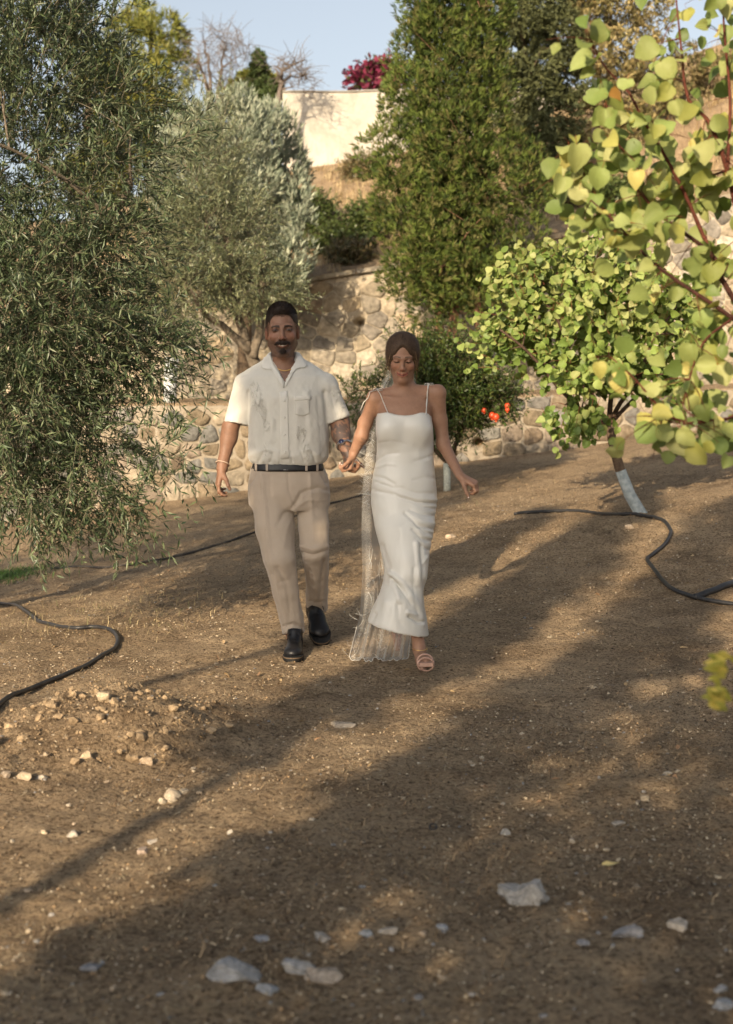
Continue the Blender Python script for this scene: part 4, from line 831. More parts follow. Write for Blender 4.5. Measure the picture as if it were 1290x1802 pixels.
for k_, (px, Y, rx, ry, lab) in enumerate([(600, 23.6, 48, 26, 'low dark green bush on the bank beside the blue cypress'), (655, 23.9, 45, 30, 'low green bush on the bank touching the juniper'), (1020, 23.2, 60, 30, 'brown-green scrub bush above the retaining wall on the right'), (540, 24.2, 40, 28, 'dark bush on the bank half hidden by the blue cypress'), (618, 21.6, 26, 12, 'small dry brown scrub plant at the top edge of the cream retaining wall'), (1075, 22.0, 34, 18, 'dusty olive-green scrub above the wall behind the round-headed apricot'), (640, 28.5, 30, 14, 'low dull scrub just under the stained white wall')]):
    bp = hp(px, Y); pp = to_px(bp)[1]; shrub('bush', lab, 'bush', bp, [[bp, bp + [0, 0, .3]], [bp, bp + [.2, 0, .35]]], [((bp[0], bp[1], bp[2] + ry / FPX * Y * .8), (rx / FPX * Y, .5, ry / FPX * Y), 1)], 420, .075, .4, [(.07, .10, .025), (.10, .13, .035), (.05, .075, .02)] if k_ not in (2, 4, 6) else [(.20, .15, .07), (.12, .12, .05)], rng, tw=(.15, .35), per=12, r0=.02)
# dry grass on the bank and tufts at the wall foot
n = 16000; x = rng.uniform(-5, 8, n); y = rng.uniform(WALL2_Y + .45, 31.5, n); keep = vn(np.stack([x * .9, y * .9, x * 0], -1), 17) > .40; x, y = x[keep], y[keep]; n = len(x)
mb = MB(); V, q, tr = blades(x, y, rng.uniform(.12, .30, n) * (1 + 1.2 * (vn(np.stack([x * 2.2, y * 2.2, x * 0], -1), 19) > .6)), rng.uniform(.004, .009, n), rng, H(x, y) - .01, up=True)
mb.add(V, q, tr, np.repeat(np.array([(.50, .37, .20), (.42, .30, .16), (.56, .44, .26), (.34, .27, .14)])[rng.integers(0, 4, n)], 5, 0)); mb.build('dry_grass', STRAW, kind='stuff', label='dry golden grass covering the bank above the retaining wall')
g0 = ray_ground(25, 1012); n = 2600; x = g0[0] - .12 + rng.normal(0, .17, n); y = g0[1] + rng.normal(0, .20, n); mb = MB(); V, q, tr = blades(x, y, rng.uniform(.03, .085, n), rng.uniform(.0015, .003, n), rng, H(x, y) - .005, up=True)
mb.add(V, q, tr, np.repeat(np.array([(.05, .11, .02), (.08, .15, .03), (.04, .08, .02)])[rng.integers(0, 3, n)], 5, 0)); mb.build('green_grass', LEAF_S, kind='stuff', label='patch of fresh green grass under the big olive at the left edge')
n = 700; x = rng.uniform(-3, 3, n); x = np.where(rng.uniform(0, 1, n) < .5, P(250, 950, 9)[0] + rng.normal(0, .5, n), x); y = np.where(x < -.9, 8.6 + rng.normal(0, .5, n), rng.uniform(12, 16.8, n)); mb = MB(); V, q, tr = blades(x, y, rng.uniform(.03, .10, n), rng.uniform(.001, .002, n), rng, H(x, y) - .005, up=True)
mb.add(V, q, tr, np.repeat(np.array([(.45, .36, .20), (.38, .30, .16), (.20, .20, .08)])[rng.integers(0, 3, n)], 5, 0)); mb.build('grass_tufts', STRAW, kind='stuff', label='sparse dry grass stalks standing on the slope')
# yellow-leaved shoot close to the camera, its stem just outside the right edge
g = np.array([.865, 2.85, Hs(.865, 2.85)]); sp = thing('apricot_shoot', 'small pale yellow leafy shoot poking in at the right edge, out of focus', 'plant', g)
top = P(1277, 1165, 2.85); mb = MB(); limb(mb, Skel(), [g - [0, 0, .02], g + [.01, 0, .3], g + [.0, 0, .6], top + [.02, 0, .05]], .006, .002, 5, RD)
mb.build('stem', BARK, sp); LY = leafmeshes((1.0, .78, .42))
for i in range(46):
    c = P(1275 + rng.normal(0, 9), rng.choice([1185, 1225, 1240, 1170]) + rng.normal(0, 9), 2.85 + rng.normal(0, .02)); a = rng.uniform(1.8, 4.4)
    put_leaf(LY[int(rng.integers(0, 5))], sp, c, np.array([math.cos(a), -.2, abs(math.sin(a)) * .8]), norm(np.array([-.2, -.8, .5]) + rng.normal(0, .3, 3)), rng.uniform(.016, .028), .55)
# fallen leaf
g = ray_ground(1073, 1526); mb = MB(); V, Q = APV[3]; R = np.array([[0, 1, 0], [1, 0, 0], [0, 0, 1]]); mb.add((V * [.5, 1, .5]) @ R.T * .05 + g + [-.02, 0, .006], Q, None, (.8, .62, .25)); mb.build('fallen_leaf', leaf_mat('dry_leaf', .1), origin=tuple(g), label='fallen yellow leaf lying on the ground at lower right', category='leaf')

# ------------------------------------------------------------------ unseen trees round the camera cast the shade; broad ones added to block sky
SH = [(-4.0, -1.0, 3.5, 5.4, .17, 6.0, -.42), (-3.40, -1.5, 2.9, 5.7, .27, 6.0, .28), (-2.96, -2.6, 1.9, 5.8, .30, 3.4, .05), (-1.75, -2.0, 1.4, 3.5, .85, 1.25, 0), (-.5, -4.6, 2.0, 5.0, 1.3, 1.6, 0),
      (3.4, -1.6, 2.6, 8.0, 2.3, .55, 0), (1.4, -5.2, 2.2, 8.0, 2.0, .6, 0), (5.6, 1.2, 2.0, 7.0, 1.9, .5, 0), (-7.6, .8, 1.8, 6.6, 1.7, .6, 0), (-2.25, -.5, .5, 1.35, .5, 2.6, 0)]
SHL = ['slender and leaning, nearest the camera on its left', 'tall, just behind the slender one', 'narrow and tall, rear left of the camera', 'low, close behind the camera', 'low, behind the low one', 'very broad, added right of the camera to block the sky', 'very broad, added straight behind the camera to block the sky', 'broad, furthest right, added to block the sky', 'broad, furthest left, added to block the sky', 'small and bushy, added close beside the camera on its left to shade the foreground']
for i, (x, y, z0, z1, r, dens, dx) in enumerate(SH):
    rg = np.random.default_rng(300 + i); z = Hs(x, y); zc = (z0 + z1) / 2; rz = (z1 - z0) / 2
    bl_ = [((x + math.cos(k * 2.4) * r * .5 * ((k % 3) / 2), y + math.sin(k * 2.4) * r * .5 * ((k % 3) / 2), z0 + (z1 - z0) * (k + 1) / 11), (r * .62, r * .62, rz * .3), 1) for k in range(10)]
    shrub('unseen_tree', 'unseen broad-leaved tree, ' + SHL[i], 'tree', (x + dx, y, z), [[(x + dx, y, z - .1), (x + dx, y, z + .8), (x + dx * .8, y, z0 * .75), (x, y, z0 + .3), (x, y, z1 - .3)]], bl_, int(420 * r * rz * dens), .10, .62, [(.06, .09, .02), (.08, .12, .03)], rg, tw=(.08, .2) if r < .5 else (.15, .35), per=10, r0=.06)
# ------------------------------------------------------------------ implicit-surface modelling for figures and clothes
def smin(a, b, k):
    h = np.maximum(k - np.abs(a - b), 0) / k; return np.minimum(a, b) - h * h * k * .25
class Shape:
    def __init__(s): s.ops = []
    def add(s, prim, k=.02): s.ops.append(('+', prim, k)); return s
    def sub(s, prim, k=.006): s.ops.append(('-', prim, k)); return s
    def keep(s, fn, k=.003): s.ops.append(('&', (fn, None, None), k)); return s       # intersect with a half-space-like field
    def mesh(s, h, lo=None, hi=None):
        P_ = [o for o in s.ops if o[0] == '+']
        if lo is None: lo = np.min([o[1][1] for o in P_], 0) - .02; hi = np.max([o[1][2] for o in P_], 0) + .02
        lo, hi = np.asarray(lo, float), np.asarray(hi, float)
        ax = [np.arange(lo[i], hi[i] + h, h) for i in range(3)]; F = np.full([len(a) for a in ax], .25, np.float32)
        for op, (fn, a, b), k in s.ops:
            if a is None: sl = tuple(slice(0, len(x)) for x in ax)
            else:
                m = k + .02; sl = tuple(slice(max(0, int((a[i] - m - lo[i]) / h)), max(0, min(len(ax[i]), int((b[i] + m - lo[i]) / h) + 2))) for i in range(3))
                if any(q.stop <= q.start for q in sl): continue
            X, Y, Z = np.meshgrid(ax[0][sl[0]], ax[1][sl[1]], ax[2][sl[2]], indexing='ij'); f = fn(X, Y, Z)
            if op == '+': F[sl] = smin(F[sl], f, k)
            elif op == '-': F[sl] = -smin(-F[sl], f, k)
            else: F[sl] = -smin(-F[sl], -f, k)
        return nets(F, ax)
def nets(F, ax):
    "surface nets"
    s = F < 0; c = s[:-1, :-1, :-1].astype(np.int8)
    for d in [(1, 0, 0), (0, 1, 0), (0, 0, 1), (1, 1, 0), (1, 0, 1), (0, 1, 1), (1, 1, 1)]:
        c = c + s[d[0]:s.shape[0] - 1 + d[0], d[1]:s.shape[1] - 1 + d[1], d[2]:s.shape[2] - 1 + d[2]]
    act = (c > 0) & (c < 8); idx = np.full(act.shape, -1, int); ii = np.argwhere(act); idx[act] = np.arange(len(ii))
    acc = np.zeros((len(ii), 3)); cnt = np.zeros(len(ii))
    cor = [(x, y, z) for x in (0, 1) for y in (0, 1) for z in (0, 1)]
    for a in cor:
        for b in cor:
            if sum(b) - sum(a) != 1 or any(q < p for p, q in zip(a, b)): continue
            fa = F[ii[:, 0] + a[0], ii[:, 1] + a[1], ii[:, 2] + a[2]]; fb = F[ii[:, 0] + b[0], ii[:, 1] + b[1], ii[:, 2] + b[2]]
            m = (fa < 0) != (fb < 0); t = np.where(m, fa / np.where(m, fa - fb, 1), 0)
            p = np.array(a) + t[:, None] * (np.array(b) - np.array(a)); acc += np.where(m[:, None], p, 0); cnt += m
    v = (ii + acc / cnt[:, None]); V = np.stack([ax[i][0] + v[:, i] * (ax[i][1] - ax[i][0]) for i in range(3)], -1)
    Q = []
    for d in range(3):
        e = [0, 0, 0]; e[d] = 1; A = s[:s.shape[0] - e[0], :s.shape[1] - e[1], :s.shape[2] - e[2]]; B_ = s[e[0]:, e[1]:, e[2]:]
        w_ = np.argwhere(A != B_); u, v_ = (d + 1) % 3, (d + 2) % 3
        w_ = w_[(w_[:, u] > 0) & (w_[:, v_] > 0) & (w_[:, u] < s.shape[u] - 1) & (w_[:, v_] < s.shape[v_] - 1)]
        def at(du, dv): q = w_.copy(); q[:, u] -= du; q[:, v_] -= dv; return idx[q[:, 0], q[:, 1], q[:, 2]]
        q = np.stack([at(1, 1), at(0, 1), at(0, 0), at(1, 0)], -1); fl = ~A[w_[:, 0], w_[:, 1], w_[:, 2]]
        q[fl] = q[fl][:, ::-1]; Q.append(q)
    Q = np.concatenate(Q); return V, Q[(Q >= 0).all(1)]
def cone(a, b, ra, rb, fy=1.0):
    a, b = np.asarray(a, float), np.asarray(b, float); d = b - a; L2 = max(d @ d, 1e-9); R = max(ra, rb)
    def fn(X, Y, Z):
        x, y, z = X - a[0], Y - a[1], Z - a[2]; t = np.clip((x * d[0] + y * d[1] + z * d[2]) / L2, 0, 1)
        return np.sqrt((x - t * d[0]) ** 2 + ((y - t * d[1]) * fy) ** 2 + (z - t * d[2]) ** 2) - (ra + (rb - ra) * t)
    return fn, np.minimum(a, b) - R, np.maximum(a, b) + R
def ell(c, r, R=None):
    c = np.asarray(c, float); r = np.broadcast_to(np.asarray(r, float), (3,)); m = r.max()
    def fn(X, Y, Z):
        x, y, z = X - c[0], Y - c[1], Z - c[2]
        if R is not None: x, y, z = R[0, 0] * x + R[1, 0] * y + R[2, 0] * z, R[0, 1] * x + R[1, 1] * y + R[2, 1] * z, R[0, 2] * x + R[1, 2] * y + R[2, 2] * z
        k0 = np.sqrt((x / r[0]) ** 2 + (y / r[1]) ** 2 + (z / r[2]) ** 2); k1 = np.sqrt((x / r[0] ** 2) ** 2 + (y / r[1] ** 2) ** 2 + (z / r[2] ** 2) ** 2) + 1e-9
        return k0 * (k0 - 1) / k1
    ext = r if R is None else np.full(3, m); return fn, c - ext, c + ext
def loft(rows, Yc, n=2.3, grow=0.0):
    "rows = [(py, pxl, pxr, depth half, dy)] seen at distance Yc; a closed body of stacked superellipses"
    Z, CX, A, Bd, CY = [], [], [], [], []
    for py, l, r, b, dy in rows:
        p, q = P(l, py, Yc + dy), P(r, py, Yc + dy); Z.append(p[2]); CX.append((p[0] + q[0]) / 2); A.append((q[0] - p[0]) / 2 + grow); Bd.append(b + grow); CY.append(Yc + dy)
    o = np.argsort(Z); Z, CX, A, Bd, CY = [np.array(k)[o] for k in (Z, CX, A, Bd, CY)]
    zz = np.linspace(Z[0], Z[-1], 160)
    def sp(v):                                               # smoothed profile
        g = np.interp(zz, Z, v); kk = np.array([1, 2, 3, 2, 1.]) / 9; return np.convolve(np.pad(g, 2, 'edge'), kk, 'valid')
    CX, A, Bd, CY = map(sp, (CX, A, Bd, CY))
    def fn(X, Y, Zg):
        cx, a, b, cy = (np.interp(Zg, zz, k) for k in (CX, A, Bd, CY))
        k = ((np.abs(X - cx) / a) ** n + (np.abs(Y - cy) / b) ** n) ** (1 / n)
        return np.maximum((k - 1) * np.minimum(a, b), np.maximum(Zg - Z[-1], Z[0] - Zg))
    return fn, np.array([(CX - A).min(), (CY - Bd).min(), Z[0]]), np.array([(CX + A).max(), (CY + Bd).max(), Z[-1]])
def plane(p, n): p, n = np.asarray(p, float), norm(np.asarray(n, float)); return lambda X, Y, Z: (X - p[0]) * n[0] + (Y - p[1]) * n[1] + (Z - p[2]) * n[2]
def vnormals(V, Q):
    f = np.cross(V[Q[:, 2]] - V[Q[:, 0]], V[Q[:, 3]] - V[Q[:, 1]]); nrm = np.zeros_like(V)
    for j in range(4): np.add.at(nrm, Q[:, j], f)
    return norm(nrm)
def relax(V, Q, it=2, lam=.5):
    for _ in range(it):
        acc = np.zeros_like(V); c = np.zeros(len(V))
        for a, b in ((0, 1), (1, 2), (2, 3), (3, 0)):
            np.add.at(acc, Q[:, a], V[Q[:, b]]); np.add.at(acc, Q[:, b], V[Q[:, a]]); np.add.at(c, Q[:, a], 1); np.add.at(c, Q[:, b], 1)
        V = V * (1 - lam) + lam * acc / np.maximum(c, 1)[:, None]
    return V
def crease(V, Q, lines, side=-1):
    "lines = [([(px,py),...], amplitude m, width px)] pushed in or out along the surface"
    Nr = vnormals(V, Q); px = to_px(V); D = np.zeros(len(V)); front = np.clip(-Nr[:, 1] * 2 + .3, 0, 1)
    for pts, amp, wd in lines:
        amp = amp * .95; wd = wd * .88
        pts = np.array(pts, float); best = np.full(len(V), 1e9); tt = np.zeros(len(V)); seg = len(pts) - 1
        for i in range(seg):
            a, b = pts[i], pts[i + 1]; d = b - a; t = np.clip(((px - a) @ d) / (d @ d), 0, 1); e = np.linalg.norm(px - a - t[:, None] * d, axis=1)
            m = e < best; best = np.where(m, e, best); tt = np.where(m, (i + t) / seg, tt)
        D += amp * np.exp(-(best / wd) ** 2) * (1 - .55 * tt) * front
    return V + Nr * D[:, None]
class Surf:
    def __init__(s, V, Q): s.t = BVHTree.FromPolygons([tuple(v) for v in V], [tuple(q) for q in Q.tolist()])
    def hit(s, px, py, off=.003):
        o = Vector((0, 0, CAM_Z)); d = Vector(P(px, py, 7.0)) - o; d.normalize(); h = s.t.ray_cast(o, d)
        if h[0] is None: return None
        n = h[1] if h[1].dot(d) < 0 else -h[1]; return np.array(h[0]) + np.array(n) * off
def patch(surf, poly, off=.004, step=2.2, col=(.7, .7, .7)):
    "a thin cloth piece that follows the surface below it, cut to a photo-space outline"
    poly = np.array(poly, float); lo, hi = poly.min(0), poly.max(0); c = poly.mean(0); mb = MB(); n = max(3, int(max(hi - lo) / step)); rings = []
    dense = []
    for i in range(len(poly)):
        a, b = poly[i], poly[(i + 1) % len(poly)]; k = max(2, int(np.linalg.norm(b - a) / step)); dense += [a + (b - a) * j / k for j in range(k)]
    dense = np.array(dense); R = 5; V = []; ok = True
    for r in range(R + 1):
        for q in dense:
            p = c + (q - c) * (r / R) if r else c + (q - c) * .02; h = surf.hit(*p, off)
            if h is None: h = surf.hit(*(c + (p - c) * .93), off)
            if h is None: h = V[-1] if V else P(c[0], c[1], 7.3)
            V.append(h)
    m = len(dense); edge = [v + np.array([0, off * 1.3, 0]) for v in V[-m:]]; V = np.array(V + edge)
    Q = [(r * m + i, r * m + (i + 1) % m, (r + 1) * m + (i + 1) % m, (r + 1) * m + i) for r in range(R + 1) for i in range(m)]
    mb.add(V, Q, None, col); return mb
def line_on(surf, pts, off=.003, n=16):
    pts = np.array(pts, float); u = np.linspace(0, len(pts) - 1, n); q = np.stack([np.interp(u, range(len(pts)), pts[:, i]) for i in (0, 1)], -1)
    out = [surf.hit(a, b, off) for a, b in q]; return np.array([o for o in out if o is not None])

def hand(S_, W, d, n, L, curls, thumb=(25, 30), spread=4, tdir=None, k=.006):
    "wrist, direction of the fingers, direction the palm faces; thumb leaves the side cross(n, d)"
    d = norm(d); n = norm(np.asarray(n) - np.dot(n, d) * d); t = np.cross(n, d) if tdir is None else norm(np.asarray(tdir) - np.dot(tdir, d) * d - np.dot(tdir, n) * n)
    offs = [.155, .05, -.055, -.155]; lens = [.40, .45, .42, .33]; tips = []
    for i in range(4):
        K = W + d * L * (.50 - .02 * abs(i - 1)) + t * offs[i] * L; S_.add(cone(W + t * offs[i] * .45 * L + d * .03 * L, K, .075 * L, .062 * L), .014)
        a = math.radians(spread * (1.5 - i)); dd = norm(d * math.cos(a) + t * math.sin(a)); nn = n; ang = 0; p = K
        for j, (f, cu) in enumerate(zip((.46, .30, .24), curls[i])):
            ang += math.radians(cu); v = dd * math.cos(ang) + nn * math.sin(ang); q = p + v * lens[i] * f * L
            r = L * (.052 - .006 * j - .004 * (i == 3)); S_.add(cone(p, q, r, r * .88), k); p = q
        tips.append((p, v, L * .04))
    b = W + d * .12 * L + t * .10 * L + n * .03 * L; v = norm(t * math.cos(math.radians(thumb[0])) * .6 + d * .75 + n * math.sin(math.radians(thumb[0])))
    p = b + v * .26 * L; S_.add(cone(b, p, .085 * L, .062 * L), .014); v = norm(v + n * math.sin(math.radians(thumb[1])) * .6 + d * .4); q = p + v * .17 * L; S_.add(cone(p, q, .056 * L, .052 * L), k)
    v = norm(v + n * .25 + d * .2); r2 = q + v * .12 * L; S_.add(cone(q, r2, .052 * L, .042 * L), k); tips.append((r2, v, L * .045)); return tips
def rotx(a): a = math.radians(a); return np.array([[1, 0, 0], [0, math.cos(a), -math.sin(a)], [0, math.sin(a), math.cos(a)]])
def rotz(a): a = math.radians(a); return np.array([[math.cos(a), -math.sin(a), 0], [math.sin(a), math.cos(a), 0], [0, 0, 1]])
def roty(a): a = math.radians(a); return np.array([[math.cos(a), 0, math.sin(a)], [0, 1, 0], [-math.sin(a), 0, math.cos(a)]])
class HeadFrame:
    def __init__(s, c, R, k): s.c, s.R, s.k = np.asarray(c, float), R, k
    def w(s, p): return s.c + s.R @ (np.asarray(p, float) * s.k)
    def l(s, V): return ((np.asarray(V) - s.c) @ s.R) / s.k
    def ell(s, c, r): return ell(s.w(c), np.asarray(r, float) * s.k, s.R)
    def cone(s, a, b, ra, rb): return cone(s.w(a), s.w(b), ra * s.k, rb * s.k)
def head(S_, H_, fem=False):
    S_.add(H_.ell((0, .022, .040), (.073, .093, .080)), .02)
    S_.add(H_.ell((0, -.018, -.022), (.062 if not fem else .060, .070, .085)), .03)
    jw = .048 if not fem else .041; jr = .022 if not fem else .020; cz = -.106 if not fem else -.100
    S_.add(H_.cone((-jw, .010, -.062), (-.012, -.066, cz), jr, .018), .025); S_.add(H_.cone((jw, .010, -.062), (.012, -.066, cz), jr, .018), .025)
    S_.add(H_.ell((0, -.070, cz), (.022, .020, .016)), .018)
    for s in (-1, 1):
        S_.add(H_.ell((s * .040, -.055, -.030), (.021, .023, .020)), .018)       # cheek
        S_.add(H_.cone((s * .012, -.081, .016), (s * .042, -.068, .018), .0085, .0075), .014)    # brow
        S_.sub(H_.ell((s * .031, -.092, .003), (.016, .014, .010)), .012)
        S_.add(H_.ell((s * .031, -.0735, .001), (.0135, .0125, .0110)), .004)     # eyeball and lids
    S_.add(H_.cone((0, -.084, .012), (0, -.1000, -.034), .0066, .0090), .010)
    S_.add(H_.ell((0, -.1010, -.0355), (.0102, .0092, .0085)), .006)
    for s in (-1, 1): S_.add(H_.ell((s * .0135, -.092, -.0395), (.0085, .0095, .0070)), .006); S_.sub(H_.ell((s * .0065, -.1000, -.0495), (.0034, .005, .003)), .003)
    S_.add(H_.ell((0, -.077, -.066), (.034, .018, .021)), .014)                   # muzzle
    for s in (-1, 1):
        S_.add(H_.cone((0, -.0945, -.0650), (s * .029, -.0775, -.0590), .0044, .0022), .004)
        S_.add(H_.cone((0, -.0935, -.0755), (s * .028, -.0775, -.0605), .0052, .0022), .004)
        S_.sub(H_.cone((s * .0, -.1000, -.0703), (s * .031, -.0840, -.0590), .0020, .0010), .004)
        S_.sub(H_.cone((s * .019, -.094, -.040), (s * .034, -.078, -.068), .0030, .0022), .008)   # smile fold
        S_.add(H_.ell((s * .073, .010, -.010), (.009, .018, .030)), .006); S_.sub(H_.ell((s * .083, .004, -.006), (.007, .010, .018)), .004)
        S_.add(H_.ell((s * .072, .006, -.034), (.008, .010, .011)), .006)
def skin_mat(name, rough=.55):
    m, t, b = nodes(name); a = t.nodes.new('ShaderNodeAttribute'); a.attribute_name = 'Col'; co = objco(t)
    g = ramp(t, noise(t, 38, 5, .7, co), [(.3, (.88, .85, .84)), (.7, (1.08, 1.06, 1.05))]); t.links.new(mixc(t, 1.0, a.outputs[0], g, 'MULTIPLY'), b.inputs['Base Color'])
    b.inputs['Roughness'].default_value = rough; b.inputs['Specular IOR Level'].default_value = .35
    b.inputs['Subsurface Weight'].default_value = .12; b.inputs['Subsurface Radius'].default_value = (.010, .004, .002); b.inputs['Subsurface Scale'].default_value = 1.0
    bump(t, b, noise(t, 220, 4, .7, co), .25, .001); return m
def mixp(c, m, col): return c * (1 - m[:, None]) + np.asarray(col) * m[:, None]
def paint_face(V, H_, c, fem):
    l = H_.l(V); x, y, z = l[:, 0], l[:, 1], l[:, 2]; ax = np.abs(x); fr = y < -.035; face = fr.astype(float)
    e = lambda cx, cz, rx, rz, soft=.35: 1 - sm(1 - soft, 1 + soft, np.sqrt(((ax - cx) / rx) ** 2 + ((z - cz) / rz) ** 2))
    skin = c.copy()
    c = mixp(c, .28 * face * e(.042, -.026, .022, .018, .7), skin[0] * np.array([1.25, .80, .75]))       # warm cheeks
    c = mixp(c, .5 * (y < -.085) * e(0, -.038, .012, .012, .6), skin[0] * np.array([1.2, .85, .8]))
    c = mixp(c, (.42 if fem else .68) * face * e(.031, .004, .021, .013, .5), skin[0] * (.45, .38, .36))                      # eye-socket shade painted into the skin colour
    bz = (.0160 if not fem else .0215) + .003 * np.sin((ax - .010) / .036 * 3.1) - .10 * np.maximum(ax - .040, 0)
    brow = face * (np.abs(z - bz) < (.0060 if not fem else .0034) * (1.15 - ax / .07)) * (ax > .011) * (ax < .050)
    c = mixp(c, brow * (.95 if not fem else .9), (.025, .016, .012) if not fem else (.075, .045, .028))
    if not fem:
        c = mixp(c, face * e(.031, .0005, .0120, .0030, .15), (.22, .18, .155)); c = mixp(c, face * e(.0312, .0006, .0058, .0034, .15), (.02, .013, .010))
        c = mixp(c, face * (1 - sm(.0012, .0028, np.abs(z - (.0042 - 18 * (ax - .031) ** 2)))) * (np.abs(ax - .031) < .016), (.03, .02, .015))
        c = mixp(c, face * .8 * (1 - sm(.0008, .0024, np.abs(z + (.0036 - 16 * (ax - .031) ** 2)))) * (np.abs(ax - .031) < .015), skin[0] * .35)
        st = sm(-.030, -.060, z) * sm(.06, .03, y) * (1 - sm(.0, .03, z)); c = mixp(c, .62 * st * (.6 + .4 * vn(V * 260, 3)), (.045, .032, .026))
        side = sm(.020, .045, ax) * sm(-.045, .0, z) * sm(.03, .0, y); c = mixp(c, .0 * side, (.1, .07, .05))
        ring = fr * (1 - sm(.006, .020, np.abs(np.sqrt((ax / .85) ** 2 + ((z + .076)) ** 2) - .026))); c = mixp(c, .55 * ring, (.035, .024, .019)); lipc, tooth = skin[0] * np.array([1.05, .62, .58]), 1
    else:
        lid = face * (1 - sm(.0020, .0042, np.abs(z + .0045 - 12 * (ax - .031) ** 2 + .001))) * (np.abs(ax - .031) < .0155); c = mixp(c, lid * .95, (.022, .014, .010))
        c = mixp(c, face * .30 * e(.031, .006, .014, .007, .4), (.30, .17, .11)); lipc, tooth = skin[0] * np.array([1.25, .55, .55]), 0
    mz = -.0700 + 11.5 * ax ** 2
    c = mixp(c, (y < -.062) * (1 - sm(.0055, .0085, np.abs(z - mz - .0005))) * (1 - sm(.024, .031, ax)) * .8, lipc)
    if tooth: c = mixp(c, (y < -.062) * (1 - sm(.0020, .0040, np.abs(z - mz - .0005))) * (1 - sm(.017, .023, ax)), (.55, .50, .43))
    else: c = mixp(c, (y < -.062) * (1 - sm(.0013, .0034, np.abs(z - mz - .0002))) * (1 - sm(.026, .032, ax)), (.07, .02, .018))
    c = mixp(c, .5 * (ax > .068) * (y > -.02) * (np.abs(z + .008) < .03), skin[0] * (.8, .55, .5))
    return c
def blades_on(V, Nr, n, L, W, dirf, col, rng, lay=.75):
    k = rng.integers(0, len(V), n); p = V[k]; d = norm(np.asarray(dirf(p)) * lay + Nr[k] * (1 - lay) + rng.normal(0, .18, (n, 3))); s = norm(np.cross(d, Nr[k] + 1e-3)); L = L * rng.uniform(.6, 1.3, n)
    A = p - s * W; B_ = p + s * W; C_ = p + d * (L * .55)[:, None] + Nr[k] * .001; T = p + d * L[:, None]; Vv = np.stack([A, B_, C_ + s * W * .7, C_ - s * W * .7, T], 1)
    o = (np.arange(n) * 5)[:, None]; return Vv.reshape(-1, 3), o + [[0, 1, 2, 3]], o + [[3, 2, 4]], np.repeat(np.asarray(col) * rng.uniform(.6, 1.5, (n, 1)), 5, 0)
def cloth(name, c, rough=.8, sheen=.3, scale=(1, 1, 1), weave=900, bmp=.15, spec=.25, mott=.06):
    m, t, b = nodes(name); co = objco(t, scale); n1 = noise(t, 9, 4, .6, co); f = np.array(c)
    t.links.new(ramp(t, n1, [(.3, tuple(f * (1 - mott))), (.7, tuple(np.minimum(f * (1 + mott), .9)))]), b.inputs['Base Color']); b.inputs['Roughness'].default_value = rough; b.inputs['Sheen Weight'].default_value = sheen; b.inputs['Specular IOR Level'].default_value = spec
    w1 = N(t, 'ShaderNodeTexWave', Scale=weave / 3.0); t.links.new(co, w1.inputs['Vector']); bump(t, b, noise(t, 420, 3, .6, co), bmp, .0008); return m
def wrinkle(V, Q, amp, sc, seed, stretch=(1, 1, 1)):
    Nr = vnormals(V, Q); return V + Nr * (amp * 2 * fbm(V * np.asarray(stretch) * sc, 3, seed))[:, None]
def build(V, Q, name, mat, root, col=(.7, .7, .7), **kw): mb = MB(); mb.add(V, Q, None, col); return mb.build(name, mat, root, **kw)

# ================================================================== the groom
YM = 7.35
def M(px, py, dy=0.): return P(px, py, YM + dy)
base = np.array([M(520, 1000)[0], 7.25, Hs(M(520, 1000)[0], 7.25)])
man = thing('person', 'smiling bearded man in cream short-sleeved shirt and beige trousers holding the bride’s hand'.replace('’', "'"), 'man', base)
SKIN = skin_mat('skin'); rng = np.random.default_rng(77)
HM = HeadFrame(M(496.5, 581, -.02), rotz(3) @ roty(-2) @ rotx(3), 1.10)
bod = Shape(); head(bod, HM)
bod.add(cone(HM.w((0, .030, -.03)), M(499, 652, .035), .056, .062), .03); bod.add(cone(HM.w((0, -.005, -.085)), M(499, 655, -.02), .040, .045), .04)
bod.add(loft([(640, 470, 528, .06, .03), (660, 440, 562, .095, .02), (690, 442, 568, .115, 0), (750, 447, 565, .11, 0), (810, 450, 562, .105, 0), (860, 447, 568, .11, 0), (880, 450, 566, .10, 0)], YM, 2.2), .04)
bod.add(cone(M(438, 684), M(406, 752), .036, .041), .02); bod.add(cone(M(405, 752), M(403, 772, .0), .041, .041), .02)           # right arm
bod.add(cone(M(403, 768, .0), M(393, 812, -.03), .042, .027, 1.1), .02); bod.add(cone(M(393, 812, -.03), M(391, 824, -.04), .029, .030), .015)
bod.add(cone(M(566, 684), M(599, 745), .036, .046), .02); bod.add(cone(M(598, 740), M(600, 765, -.02), .049, .048), .02)          # left arm
bod.add(cone(M(600, 762, -.02), M(609, 792, -.10), .046, .031), .02)
for a, b_, r0, r1 in ((M(478, 860), M(492, 985, -.12), .075, .050), (M(492, 985, -.10), M(515, 1120, -.02), .046, .032), (M(548, 860), M(553, 960, -.03), .072, .050), (M(553, 965, -.02), M(555, 1068, .27), .042, .030)): bod.add(cone(a, b_, r0, r1), .03)
bod.add(cone(M(515, 1120, -.03), M(517, 1140, -.06), .030, .028), .02); bod.add(cone(M(517, 1142, -.08), M(517, 1152, -.20), .026, .022), .02)
bod.add(cone(M(553, 1068, .27), M(556, 1085, .24), .038, .034), .02); bod.add(cone(M(556, 1085, .24), M(562, 1122, .13), .034, .026), .02)
for a in ((478, 528), ): pass
